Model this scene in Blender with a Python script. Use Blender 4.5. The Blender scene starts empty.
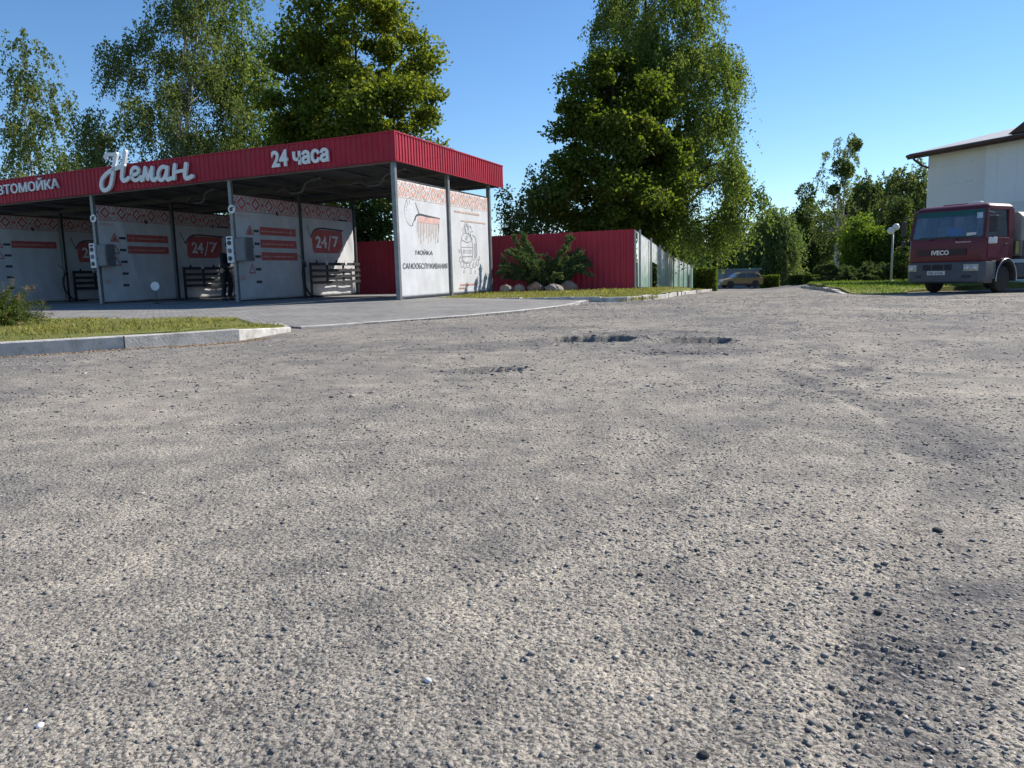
import bpy, bmesh, math, random
import numpy as np
from mathutils import Vector, Matrix, geometry

# ------------------------------------------------------------------ camera, sky, sun, exposure
SC = bpy.context.scene
COL = SC.collection
CAM_Z, FPX, PITCH, ROLL = 0.70, 780.0, 8.03, -1.5
SUN_AZ, SUN_EL = 60.0, 39.0            # azimuth measured from +Y towards +X
cam_d = bpy.data.cameras.new('camera')
cam_d.sensor_width = 36.0
cam_d.lens = 36.0 * FPX / 1024.0
cam_d.clip_start, cam_d.clip_end = 0.05, 3000.0
cam = bpy.data.objects.new('camera', cam_d)
COL.objects.link(cam)
CAM_R = Matrix.Rotation(math.radians(90 - PITCH), 3, 'X') @ Matrix.Rotation(math.radians(ROLL), 3, 'Z')
cam.matrix_world = Matrix.Translation((0, 0, CAM_Z)) @ CAM_R.to_4x4()
SC.camera = cam

world = bpy.data.worlds.new('World')
SC.world = world
world.use_nodes = True
wt = world.node_tree
sky = wt.nodes.new('ShaderNodeTexSky')
sky.sky_type = 'NISHITA'
sky.sun_disc = False
sky.sun_elevation = math.radians(SUN_EL)
sky.sun_rotation = math.radians(SUN_AZ)
sky.altitude = 600
sky.air_density = 1.0
sky.dust_density = 0.0
sky.ozone_density = 5.0
bg = next(n for n in wt.nodes if n.type == 'BACKGROUND')
bg.inputs['Strength'].default_value = 0.098
hs = wt.nodes.new('ShaderNodeHueSaturation')
hs.inputs['Saturation'].default_value = 1.10
wt.links.new(sky.outputs['Color'], hs.inputs['Color'])
wt.links.new(hs.outputs['Color'], bg.inputs['Color'])

sun_d = bpy.data.lights.new('sun', 'SUN')
sun_d.energy = 4.5
sun_d.angle = math.radians(0.53)
sun_d.color = (1.0, 0.94, 0.85)
sun = bpy.data.objects.new('sun', sun_d)
COL.objects.link(sun)
_e, _a = math.radians(SUN_EL), math.radians(SUN_AZ)
S_DIR = Vector((math.sin(_a) * math.cos(_e), math.cos(_a) * math.cos(_e), math.sin(_e)))
sun.rotation_euler = S_DIR.to_track_quat('Z', 'Y').to_euler()

vs = SC.view_settings
vs.view_transform = 'Standard'
vs.look = 'None'
vs.exposure = 0.68
vs.gamma = 1.0
vs.use_curve_mapping = False
try:
    SC.cycles.max_bounces = 8
    SC.cycles.transparent_max_bounces = 12
except Exception:
    pass

# ------------------------------------------------------------------ surveying helpers
def ray(px, py):
    return CAM_R @ Vector(((px - 512.0) / FPX, (384.0 - py) / FPX, -1.0))
def at(px, py, Y):
    """point of the site seen at a pixel of the photograph, Y metres ahead"""
    d = ray(px, py)
    k = Y / d.y
    return Vector((d.x * k, Y, CAM_Z + d.z * k))
def gp(px, py, z):
    d = ray(px, py)
    k = (z - CAM_Z) / d.z
    return Vector((d.x * k, d.y * k, z))

rng = np.random.default_rng(7)
random.seed(7)

def sstep(a, b, x):
    t = np.clip((np.asarray(x, float) - a) / (b - a), 0, 1)
    return t * t * (3 - 2 * t)
def _h(ix, iy, s):
    h = (ix.astype(np.int64) * 374761393 + iy.astype(np.int64) * 668265263 + s * 2147483647) & 0xffffffff
    h = ((h ^ (h >> 13)) * 1274126177) & 0xffffffff
    return ((h ^ (h >> 16)) & 0xffff) / 65535.0
def vnoise(x, y, s=0):
    x = np.asarray(x, float); y = np.asarray(y, float)
    ix = np.floor(x); iy = np.floor(y)
    fx = x - ix; fy = y - iy
    fx = fx * fx * (3 - 2 * fx); fy = fy * fy * (3 - 2 * fy)
    a = _h(ix, iy, s); b = _h(ix + 1, iy, s); c = _h(ix, iy + 1, s); d = _h(ix + 1, iy + 1, s)
    return (a * (1 - fx) + b * fx) * (1 - fy) + (c * (1 - fx) + d * fx) * fy - 0.5
def fbm(x, y, s=0, o=4):
    r = 0; a = 1.0
    for k in range(o):
        r = r + a * vnoise(x, y, s + k * 17); x = np.asarray(x) * 2.03 + 5.1; y = np.asarray(y) * 2.03 + 1.7; a *= 0.5
    return r
def sp(v, w):
    return w * np.log1p(np.exp(np.clip(np.asarray(v, float) / w, -40, 40)))
def g(x, y):
    """height of the ground: flat near the camera, falling gently away down the road, less so to the right"""
    x = np.asarray(x, float); y = np.asarray(y, float)
    yy = np.minimum(y, 120)
    left = -0.0215 * sp(yy - 20, 2.5)
    right = -0.0075 * sp(yy - 20, 2.5)
    u = x / np.maximum(y, 5)
    k = sstep(0.31, 0.43, u)
    side = -0.014 * np.clip(x, 0, 22) * sstep(0.1, 0.5, u)
    return left * (1 - k) + right * k + side
def gz(x, y):
    return float(g(x, y))

# ------------------------------------------------------------------ mesh helpers
def tag(o, label=None, cat=None, group=None, kind=None):
    if label: o['label'] = label
    if cat: o['category'] = cat
    if group: o['group'] = group
    if kind: o['kind'] = kind
    return o
def thing(name, label, cat, loc=(0, 0, 0), rz=0.0, group=None):
    o = bpy.data.objects.new(name, None)
    o.empty_display_size = 0.2
    COL.objects.link(o)
    o.location = loc
    o.rotation_euler = (0, 0, rz)
    return tag(o, label, cat, group)
def dup(o, parent=None):
    c = o.copy()
    COL.objects.link(c)
    if parent: c.parent = parent
    for ch in list(o.children):
        dup(ch, c)
    return c
def link_mesh(name, me, mat=None, parent=None, smooth=False, bevel=0):
    o = bpy.data.objects.new(name, me)
    COL.objects.link(o)
    if mat: me.materials.append(mat)
    if parent: o.parent = parent
    if smooth: me.polygons.foreach_set('use_smooth', [True] * len(me.polygons))
    if bevel:
        b = o.modifiers.new('bevel', 'BEVEL'); b.width = bevel; b.segments = 2; b.limit_method = 'ANGLE'
        b.angle_limit = math.radians(40)
    return o
def np_mesh(name, V, F):
    """V (n,3), F (m,k) with k the same for all faces"""
    V = np.asarray(V, np.float32); F = np.asarray(F, np.int32)
    me = bpy.data.meshes.new(name)
    m, k = F.shape
    me.vertices.add(len(V)); me.vertices.foreach_set('co', V.ravel())
    me.loops.add(m * k); me.loops.foreach_set('vertex_index', F.ravel())
    me.polygons.add(m)
    me.polygons.foreach_set('loop_start', np.arange(0, m * k, k, dtype=np.int32))
    me.polygons.foreach_set('loop_total', np.full(m, k, np.int32))
    me.update(calc_edges=True)
    me.validate()
    return me

class MB:
    def __init__(s): s.v = []; s.f = []
    def add(s, vs_, fs):
        n = len(s.v)
        s.v += [tuple(p) for p in vs_]
        s.f += [tuple(i + n for i in f) for f in fs]
        return s
    def box(s, x0, y0, z0, x1, y1, z1):
        x0, x1 = min(x0, x1), max(x0, x1); y0, y1 = min(y0, y1), max(y0, y1); z0, z1 = min(z0, z1), max(z0, z1)
        return s.add([(x0, y0, z0), (x1, y0, z0), (x1, y1, z0), (x0, y1, z0), (x0, y0, z1), (x1, y0, z1), (x1, y1, z1), (x0, y1, z1)],
              [(3, 2, 1, 0), (4, 5, 6, 7), (0, 1, 5, 4), (1, 2, 6, 5), (2, 3, 7, 6), (3, 0, 4, 7)])
    def bar(s, a, b, w, h=None, up=(0, 0, 1)):
        """rectangular bar from a to b"""
        h = h or w
        a = Vector(a); b = Vector(b); d = (b - a).normalized(); up = Vector(up)
        if abs(d.dot(up)) > 0.98: up = Vector((0, 1, 0))
        x = d.cross(up).normalized(); y = x.cross(d)
        p = []
        for q in (a, b):
            for sx, sy in ((-1, -1), (1, -1), (1, 1), (-1, 1)):
                p.append(q + x * (sx * w / 2) + y * (sy * h / 2))
        return s.add(p, [(0, 1, 2, 3), (7, 6, 5, 4), (0, 4, 5, 1), (1, 5, 6, 2), (2, 6, 7, 3), (3, 7, 4, 0)])
    def tube(s, pts, r, n=8, cap=True):
        pts = [Vector(p) for p in pts]
        rs = r if isinstance(r, (list, tuple)) else [r] * len(pts)
        base = len(s.v); ref = Vector((0.31, 0.17, 0.93))
        px = None
        for i, p in enumerate(pts):
            d = (pts[min(i + 1, len(pts) - 1)] - pts[max(i - 1, 0)]).normalized()
            if px is None:
                rf = ref if abs(d.dot(ref)) < 0.9 else Vector((1, 0, 0))
                px = d.cross(rf).normalized()
            else:
                px = (px - d * px.dot(d)).normalized()
            py = d.cross(px)
            for k in range(n):
                a = 2 * math.pi * k / n
                s.v.append(tuple(p + (px * math.cos(a) + py * math.sin(a)) * rs[i]))
        for i in range(len(pts) - 1):
            for k in range(n):
                k2 = (k + 1) % n
                s.f.append((base + i * n + k, base + i * n + k2, base + (i + 1) * n + k2, base + (i + 1) * n + k))
        if cap:
            s.f.append(tuple(base + k for k in reversed(range(n))))
            s.f.append(tuple(base + (len(pts) - 1) * n + k for k in range(n)))
        return s
    def lathe(s, prof, n=24, c=(0, 0, 0), axis='Z'):
        """profile of (radius, height) turned round an axis through c"""
        base = len(s.v); c = Vector(c)
        for r, h in prof:
            for k in range(n):
                a = 2 * math.pi * k / n
                u, w = r * math.cos(a), r * math.sin(a)
                p = {'Z': Vector((u, w, h)), 'X': Vector((h, u, w)), 'Y': Vector((w, h, u))}[axis]
                s.v.append(tuple(c + p))
        for i in range(len(prof) - 1):
            for k in range(n):
                k2 = (k + 1) % n
                s.f.append((base + i * n + k, base + i * n + k2, base + (i + 1) * n + k2, base + (i + 1) * n + k))
        s.f.append(tuple(base + k for k in reversed(range(n))))
        s.f.append(tuple(base + (len(prof) - 1) * n + k for k in range(n)))
        return s
    def prism(s, poly, a0, a1, axis='X'):
        """2D polygon extruded along an axis; poly is (y,z) for X, (x,z) for Y, (x,y) for Z"""
        def mk(p, a): return {'X': (a, p[0], p[1]), 'Y': (p[0], a, p[1]), 'Z': (p[0], p[1], a)}[axis]
        n = len(poly)
        vs_ = [mk(p, a0) for p in poly] + [mk(p, a1) for p in poly]
        fs = [tuple(reversed(range(n))), tuple(range(n, 2 * n))] + [(i, (i + 1) % n, (i + 1) % n + n, i + n) for i in range(n)]
        return s.add(vs_, fs)
    def build(s, name, mat=None, parent=None, smooth=False, bevel=0, xf=None):
        me = bpy.data.meshes.new(name)
        vv = [tuple(xf(*p)) for p in s.v] if xf else s.v
        me.from_pydata(vv, [], s.f)
        bm = bmesh.new(); bm.from_mesh(me)
        bmesh.ops.recalc_face_normals(bm, faces=bm.faces)
        bm.to_mesh(me); bm.free()
        me.update()
        return link_mesh(name, me, mat, parent, smooth, bevel)
def smooth_by_angle(o, deg=35):
    me = o.data
    bm = bmesh.new(); bm.from_mesh(me)
    for f in bm.faces: f.smooth = True
    for e in bm.edges:
        if len(e.link_faces) == 2 and e.calc_face_angle(0) > math.radians(deg): e.smooth = False
    bm.to_mesh(me); bm.free()
    return o
def surf(name, poly, step, zf, mat, parent=None, skirt=0.0):
    """a ground sheet: polygon outline filled with a grid, heights from zf"""
    P = [Vector((p[0], p[1])) for p in poly]
    out = []
    for a, b in zip(P, P[1:] + P[:1]):
        n = max(1, int((b - a).length / step))
        out += [a.lerp(b, k / n) for k in range(n)]
    def inside(x, y):
        c = False; j = len(P) - 1
        for i in range(len(P)):
            if (P[i].y > y) != (P[j].y > y) and x < (P[j].x - P[i].x) * (y - P[i].y) / (P[j].y - P[i].y) + P[i].x: c = not c
            j = i
        return c
    pts = list(out)
    x0 = min(p.x for p in P); x1 = max(p.x for p in P); y0 = min(p.y for p in P); y1 = max(p.y for p in P)
    y = y0 + step / 2
    while y < y1:
        x = x0 + step / 2
        while x < x1:
            jx, jy = x + random.uniform(-.2, .2) * step, y + random.uniform(-.2, .2) * step
            if inside(jx, jy): pts.append(Vector((jx, jy)))
            x += step
        y += step
    n = len(out)
    r = geometry.delaunay_2d_cdt(pts, [(i, (i + 1) % n) for i in range(n)], [], 1, 1e-4)
    v2, fs = r[0], r[2]
    V = [(p.x, p.y, zf(p.x, p.y)) for p in v2]
    mb = MB(); mb.add(V, fs)
    if skirt:
        k = len(mb.v)
        for p in out: mb.v += [(p.x, p.y, zf(p.x, p.y)), (p.x, p.y, zf(p.x, p.y) - skirt)]
        for i in range(n):
            j = (i + 1) % n
            mb.f.append((k + 2 * i, k + 2 * j, k + 2 * j + 1, k + 2 * i + 1))
    me = bpy.data.meshes.new(name); me.from_pydata(mb.v, [], mb.f)
    bm = bmesh.new(); bm.from_mesh(me); bmesh.ops.remove_doubles(bm, verts=bm.verts, dist=1e-4)
    bmesh.ops.recalc_face_normals(bm, faces=bm.faces)
    up = sum(f.normal.z * f.calc_area() for f in bm.faces)
    if up < 0: bmesh.ops.reverse_faces(bm, faces=bm.faces)
    bm.to_mesh(me); bm.free()
    return link_mesh(name, me, mat, parent)

# ------------------------------------------------------------------ materials
class N:
    def __init__(s, name):
        s.m = bpy.data.materials.new(name); s.m.use_nodes = True
        s.t = s.m.node_tree; s.t.nodes.clear()
        s.out = s.t.nodes.new('ShaderNodeOutputMaterial')
    def n(s, typ, **kw):
        nd = s.t.nodes.new('ShaderNode' + typ)
        for k, v in kw.items():
            if k.startswith('i_'):
                key = k[2:]
                key = int(key) if key.isdigit() else key.replace('_', ' ')
                nd.inputs[key].default_value = v
            else: setattr(nd, k, v)
        return nd
    def l(s, a, b): s.t.links.new(a, b)
    def coord(s, kind='Object'): return s.n('TexCoord').outputs[kind]
    def noise(s, scale, detail=3, rough=.55, vec=None):
        nd = s.n('TexNoise', i_Scale=scale, i_Detail=detail, i_Roughness=rough)
        s.l(vec if vec else s.coord(), nd.inputs['Vector'])
        return nd.outputs['Fac']
    def ramp(s, fac, stops):
        r = s.n('ValToRGB'); e = r.color_ramp.elements
        while len(e) < len(stops): e.new(0.5)
        for el, (p, c) in zip(e, stops):
            el.position = p; el.color = (*c, 1) if len(c) == 3 else c
        s.l(fac, r.inputs[0]); return r.outputs['Color']
    def mix(s, fac, a, b, blend='MIX'):
        m = s.n('Mix', data_type='RGBA', blend_type=blend)
        for inp, v in ((m.inputs[0], fac), (m.inputs[6], a), (m.inputs[7], b)):
            if hasattr(v, 'is_output'): s.l(v, inp)
            elif isinstance(v, (int, float)): inp.default_value = v
            else: inp.default_value = (*v, 1)
        return m.outputs[2]
    def math(s, op, a, b=0.0):
        m = s.n('Math', operation=op)
        for inp, v in ((m.inputs[0], a), (m.inputs[1], b)):
            if hasattr(v, 'is_output'): s.l(v, inp)
            else: inp.default_value = v
        return m.outputs[0]
    def bsdf(s, color, rough=.6, metal=0., spec=.5, height=None, bump=.3, dist=.01):
        b = s.n('BsdfPrincipled')
        for key, v in (('Base Color', color), ('Roughness', rough), ('Metallic', metal), ('Specular IOR Level', spec)):
            if hasattr(v, 'is_output'): s.l(v, b.inputs[key])
            elif isinstance(v, tuple): b.inputs[key].default_value = (*v, 1)
            else: b.inputs[key].default_value = v
        if height is not None:
            bp = s.n('Bump', i_Strength=bump, i_Distance=dist)
            s.l(height, bp.inputs['Height']); s.l(bp.outputs[0], b.inputs['Normal'])
        s.l(b.outputs[0], s.out.inputs['Surface'])
        return b
def mul(c, k): return tuple(min(1, x * k) for x in c)
def pm(name, col, rough=.55, metal=0., var=.15, vs_=6., bump=0., bs=60., spec=.5, dirt=0., dirtcol=(.10, .085, .065)):
    """plain surface with uneven tone, optional bump and dirt specks"""
    k = N(name)
    f = k.noise(vs_, 4)
    c = k.ramp(f, [(.3, mul(col, 1 - var)), (.7, mul(col, 1 + var))])
    if dirt:
        d = k.ramp(k.noise(vs_ * 2.7, 6, .65), [(.5, (0, 0, 0)), (.72, (1, 1, 1))])
        c = k.mix(k.math('MULTIPLY', d, dirt), c, dirtcol)
    r = k.math('ADD', k.math('MULTIPLY', k.noise(vs_ * 3, 3), .16), rough - .08)
    k.bsdf(c, r, metal, spec, k.noise(bs, 4) if bump else None, bump, .01)
    return k.m
def leafmat(name, c1, c2, trans=.38, rough=.45, tcol=None):
    k = N(name)
    geo = k.n('NewGeometry')
    c = k.ramp(geo.outputs['Random Per Island'], [(.0, c1), (.75, c2), (1., mul(c2, 1.35))])
    big = k.ramp(k.noise(.5, 2), [(.35, (.8, .85, .8)), (.65, (1.2, 1.12, 1.05))])
    c = k.mix(1., c, big, 'MULTIPLY')
    b = k.bsdf(c, max(rough, .6), 0, .06)
    tr = k.n('BsdfTranslucent')
    k.l(k.mix(1., c, tcol or (1.75, 1.75, .7), 'MULTIPLY'), tr.inputs['Color'])
    ms = k.n('MixShader'); ms.inputs[0].default_value = trans
    k.l(b.outputs[0], ms.inputs[1]); k.l(tr.outputs[0], ms.inputs[2]); k.l(ms.outputs[0], k.out.inputs['Surface'])
    return k.m

def m_road():
    k = N('worn_asphalt'); co = k.coord()
    v1 = k.n('TexVoronoi', feature='F1', i_Scale=70.); k.l(co, v1.inputs['Vector'])
    v2 = k.n('TexVoronoi', feature='F1', i_Scale=190.); k.l(co, v2.inputs['Vector'])
    stone = k.ramp(v1.outputs['Color'], [(.0, (.08, .085, .09)), (.3, (.185, .187, .185)), (.65, (.36, .345, .31)), (1., (.58, .55, .485))])
    sand = k.ramp(k.noise(160, 4, .7, co), [(.36, (.15, .137, .114)), (.47, (.365, .335, .285)), (.60, (.55, .505, .435))])
    isst = k.ramp(k.math('ADD', v1.outputs['Distance'], k.math('MULTIPLY', k.noise(25, 3, .6, co), .5)), [(.42, (1, 1, 1)), (.56, (0, 0, 0))])
    c = k.mix(isst, sand, stone)
    c = k.mix(k.math('MULTIPLY', k.ramp(v2.outputs['Color'], [(.66, (0, 0, 0)), (.76, (1, 1, 1))]), .78), c, (.075, .074, .078))
    big = k.ramp(k.noise(.55, 5, .6, co), [(.34, (.62, .625, .65)), (.5, (.92, .90, .88)), (.68, (1.10, 1.06, 1.0))])
    c = k.mix(1., c, big, 'MULTIPLY')
    mid = k.ramp(k.noise(4.5, 5, .65, co), [(.32, (.68, .685, .70)), (.66, (1.12, 1.11, 1.08))])
    c = k.mix(1., c, mid, 'MULTIPLY')
    at_ = k.n('Attribute', attribute_name='wear_and_shade')
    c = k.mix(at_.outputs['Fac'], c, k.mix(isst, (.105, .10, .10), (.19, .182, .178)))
    hh = k.math('ADD', k.math('MULTIPLY', v1.outputs['Distance'], -.9), k.math('MULTIPLY', k.noise(260, 4, .7, co), .55))
    hh = k.math('ADD', hh, k.math('MULTIPLY', v2.outputs['Distance'], -.35))
    k.bsdf(c, .93, 0, .25, hh, .75, .008)
    return k.m
def m_sheet(name, col, var=.13):
    """painted profiled sheet: faded patches, rain streaks running down, a few scuffs"""
    k = N(name); co = k.coord()
    mp = k.n('Mapping'); mp.inputs['Scale'].default_value = (5., 5., .35); k.l(co, mp.inputs['Vector'])
    c = k.ramp(k.noise(.9, 4, .6, co), [(.3, mul(col, 1 - var)), (.7, mul(col, 1 + var))])
    st = k.ramp(k.noise(1.6, 5, .65, mp.outputs[0]), [(.48, (0, 0, 0)), (.72, (1, 1, 1))])
    c = k.mix(k.math('MULTIPLY', st, .32), c, mul((col[0] * .62 + .03, col[1] + .035, col[2] + .03), 1))
    d = k.ramp(k.noise(14, 6, .7, co), [(.62, (0, 0, 0)), (.74, (1, 1, 1))])
    c = k.mix(k.math('MULTIPLY', d, .22), c, (.20, .15, .13))
    k.bsdf(c, k.math('ADD', k.math('MULTIPLY', k.noise(3, 3, .5, co), .3), .35), 0, .25)
    return k.m
def m_grass():
    k = N('grass_soil'); co = k.coord()
    c = k.ramp(k.noise(9, 6, .7, co), [(.25, (.10, .125, .03)), (.5, (.19, .21, .06)), (.68, (.27, .26, .10)), (.85, (.29, .24, .13))])
    c = k.mix(1., c, k.ramp(k.noise(.4, 3, .5, co), [(.3, (.8, .8, .8)), (.7, (1.2, 1.15, 1.1))]), 'MULTIPLY')
    k.bsdf(c, .95, 0, .1, k.noise(90, 5, .7, co), .9, .03)
    return k.m
def m_pavers():
    k = N('concrete_pavers'); co = k.coord()
    mp = k.n('Mapping'); mp.inputs['Rotation'].default_value = (0, 0, math.radians(21)); k.l(co, mp.inputs['Vector'])
    br = k.n('TexBrick', i_Scale=3.2, i_Mortar_Size=.02); k.l(mp.outputs[0], br.inputs['Vector'])
    br.inputs['Color1'].default_value = (.205, .198, .19, 1); br.inputs['Color2'].default_value = (.30, .288, .272, 1)
    br.inputs['Mortar'].default_value = (.10, .095, .085, 1)
    c = k.mix(1., br.outputs['Color'], k.ramp(k.noise(.8, 5, .65, co), [(.3, (.72, .72, .73)), (.7, (1.15, 1.14, 1.1))]), 'MULTIPLY')
    k.bsdf(c, .85, 0, .3, k.noise(70, 4, .6, co), .35, .005)
    return k.m
def m_bark_birch():
    k = N('birch_bark'); co = k.coord()
    mp = k.n('Mapping'); mp.inputs['Scale'].default_value = (2.0, 2.0, 7.0); k.l(co, mp.inputs['Vector'])
    c = k.ramp(k.noise(1.6, 5, .65, mp.outputs[0]), [(.36, (.03, .028, .025)), (.46, (.42, .40, .37)), (.7, (.60, .58, .54))])
    k.bsdf(c, .8, 0, .2, k.noise(20, 4), .4, .02)
    return k.m

M = dict(
    road=m_road(), grass=m_grass(), pavers=m_pavers(), birch_bark=m_bark_birch(),
    bark=pm('dark_bark', (.075, .06, .045), .9, var=.4, vs_=5, bump=.8, bs=25, spec=.15),
    concrete=pm('kerb_concrete', (.47, .45, .42), .88, var=.3, vs_=3.0, bump=.8, bs=45, spec=.2, dirt=.62, dirtcol=(.17, .15, .12)),
    slab=pm('wash_floor', (.22, .22, .22), .7, var=.25, vs_=1.2, bump=.2, bs=60, dirt=.4),
    red=m_sheet('red_corrugated', (.37, .017, .040)),
    redfence=m_sheet('red_fence_sheet', (.47, .034, .060), .16),
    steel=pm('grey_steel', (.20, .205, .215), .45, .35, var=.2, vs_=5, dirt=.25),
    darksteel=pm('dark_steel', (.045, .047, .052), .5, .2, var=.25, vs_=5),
    rafter=pm('roof_underside', (.115, .118, .125), .6, .1, var=.25, vs_=1.5, dirt=.3),
    banner=pm('banner_cloth', (.58, .585, .60), .62, var=.09, vs_=2.0, spec=.3, dirt=.10, dirtcol=(.40, .37, .32)),
    print_red=pm('print_red', (.47, .10, .09), .6, var=.18, vs_=6),
    print_orange=pm('print_orange', (.62, .30, .20), .6, var=.25, vs_=7),
    print_faint=pm('print_faint', (.62, .46, .38), .6, var=.2, vs_=9),
    print_pink=pm('print_pink', (.60, .38, .34), .6, var=.2, vs_=5),
    print_dark=pm('print_dark', (.05, .05, .06), .6, var=.3, vs_=9),
    print_grey=pm('print_grey', (.30, .29, .30), .6, var=.3, vs_=9),
    white=pm('white_plastic', (.72, .72, .73), .4, var=.07, vs_=3, dirt=.12),
    letter=pm('letter_white', (.74, .74, .76), .38, var=.06, vs_=3, dirt=.08),
    greybox=pm('grey_cabinet', (.13, .135, .145), .5, .2, var=.2, vs_=6),
    black=pm('black_rubber', (.018, .018, .019), .7, var=.3, vs_=8),
    hose=pm('black_hose', (.02, .02, .022), .5, var=.2),
    blue=pm('blue_card', (.02, .10, .42), .5, var=.1),
)
# ------------------------------------------------------------------ the setting: ground, road, driveway, kerbs
def polar(name, r_list, a0, a1, na, zf, mat, kind='structure'):
    A = np.linspace(math.radians(a0), math.radians(a1), na)
    R = np.asarray(r_list)
    rr, aa = np.meshgrid(R, A, indexing='ij')
    X = rr * np.sin(aa); Y = rr * np.cos(aa)
    Z = zf(X, Y)
    V = np.stack([X, Y, Z], -1).reshape(-1, 3)
    i, j = np.meshgrid(np.arange(len(R) - 1), np.arange(na - 1), indexing='ij')
    a = (i * na + j).ravel()
    F = np.stack([a, a + 1, a + na + 1, a + na], -1)[:, ::-1]
    me = np_mesh(name, V, F)
    o = link_mesh(name, me, mat, smooth=True)
    if kind: o['kind'] = kind
    return o, X, Y, Z
rs_far = np.concatenate([[0.02], np.geomspace(0.3, 900, 70)])
polar('ground', rs_far, -180, 180, 145, lambda x, y: np.where(y > 0, g(x, np.maximum(y, 0)), 0) - 0.16, M['grass'])

# wheel ruts and potholes of the road, as paths on the ground
def path_d(X, Y, pts):
    best = np.full(X.shape, 1e9); along = np.zeros(X.shape); s0 = 0
    for a, b in zip(pts, pts[1:]):
        dx, dy = b[0] - a[0], b[1] - a[1]; L = math.hypot(dx, dy)
        t = np.clip(((X - a[0]) * dx + (Y - a[1]) * dy) / (L * L), 0, 1)
        d = np.hypot(X - a[0] - t * dx, Y - a[1] - t * dy)
        m = d < best
        best = np.where(m, d, best); along = np.where(m, s0 + t * L, along); s0 += L
    return best, along
RUT1 = [tuple(gp(*p, 0))[:2] for p in ((905, 768), (893, 690), (905, 620), (930, 560), (948, 500), (945, 455), (915, 425), (870, 400), (820, 382), (780, 372))]
RUT2 = [tuple(gp(*p, 0))[:2] for p in ((640, 500), (700, 440), (770, 395), (850, 360), (930, 335))]
RUT3 = [tuple(gp(*p, 0))[:2] for p in ((1010, 600), (1000, 480), (960, 430), (900, 390), (820, 345), (780, 318))]
POTS = [(588, 340.5, .50, .46, .11, .8), (489, 371, .24, .16, .05, .7), (690, 340, .42, .36, .05, .7), (640, 333, .75, .35, .015, .55),
        (668, 352, .35, .2, .012, .5), (100, 430, .3, .12, .01, .35), (975, 440, .25, .2, .003, .2), (560, 328, .5, .3, .012, .5),
        (860, 425, .35, .22, .004, .4), (925, 445, .3, .2, .003, .25), (700, 350, .5, .3, .012, .55), (815, 395, .4, .22, .004, .4), (985, 400, .5, .3, .003, .25), (430, 352, .6, .25, .008, .4), (270, 365, .5, .2, .008, .35)]
def road_z(X, Y, full=False):
    Z = g(X, Y)
    r = np.hypot(X, Y)
    near = 1 / (1 + (r / 6.0) ** 2)
    Z = Z + 0.022 * fbm(X * .45, Y * .45, 3, 3)
    Z = Z + 0.010 * fbm(X * 2.1, Y * 2.1, 5, 3)
    Z = Z + 0.0050 * np.maximum(0, fbm(X * 14, Y * 14, 9, 3)) * near
    Z = Z + 0.0036 * np.maximum(-.1, fbm(X * 60, Y * 60, 21, 2)) * near
    Z = Z + 0.0034 * vnoise(X * 170, Y * 170, 31) * near
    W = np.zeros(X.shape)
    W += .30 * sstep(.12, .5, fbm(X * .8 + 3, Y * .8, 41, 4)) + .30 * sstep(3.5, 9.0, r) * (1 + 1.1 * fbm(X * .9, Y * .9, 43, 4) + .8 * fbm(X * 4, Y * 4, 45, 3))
    d, s = path_d(X, Y, RUT1)
    wig = d + .05 * fbm(X * 5, Y * 5, 51, 3)
    band = 1 - sstep(.05, .16, wig)
    Z = Z - .008 * band + .006 * np.exp(-((wig - .17) / .05) ** 2)
    Z = Z + .0034 * band * (.6 + 1.5 * vnoise(X * 6, Y * 6, 8)) * np.sin(s * 2 * math.pi / .030 + 2 * vnoise(X * 9, Y * 9, 3)) * near
    W += band * (.30 + .5 * fbm(X * 7, Y * 7, 61, 3))  # rut band darkened in colour for the shade between coarse loose stones
    for P, w_, dz in ((RUT2, .16, .012), (RUT3, .14, .010)):
        d, s = path_d(X, Y, P)
        wig = d + .10 * fbm(X * 3, Y * 3, 71, 3)
        b = 1 - sstep(w_ * .4, w_ * 1.3, wig)
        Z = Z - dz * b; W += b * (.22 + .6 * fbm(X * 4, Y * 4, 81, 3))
    for px, py, a, b, dep, wr in POTS:
        c = gp(px, py, 0)
        q = np.hypot((X - c.x) / a, (Y - c.y) / b) + .34 * fbm(X * 3.3, Y * 3.3, 91, 5) + .06 * fbm(X * 13, Y * 13, 93, 3)
        k = np.where(Y > c.y, 1 - sstep(.84, .98, q), 1 - sstep(.45, 1.05, q))
        Z = Z - dep * k + .4 * dep * np.exp(-((q - 1.15) / .2) ** 2) * .5
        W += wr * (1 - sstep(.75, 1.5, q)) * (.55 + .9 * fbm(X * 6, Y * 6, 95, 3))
    if not full: return Z
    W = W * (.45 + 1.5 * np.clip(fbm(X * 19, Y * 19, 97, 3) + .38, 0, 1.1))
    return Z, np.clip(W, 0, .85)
rl = [0.45]
while rl[-1] < 150:
    r = rl[-1]
    rl.append(r + min(max(.0032, 1.15 * r * r / 546), 2.0 if r > 12 else .045))
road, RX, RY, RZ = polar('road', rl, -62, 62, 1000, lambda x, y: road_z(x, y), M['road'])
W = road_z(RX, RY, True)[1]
atr = road.data.attributes.new('wear_and_shade', 'FLOAT', 'POINT')  # bare asphalt patches plus gravel shade painted into the ruts
atr.data.foreach_set('value', W.ravel().astype(np.float32))

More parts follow.
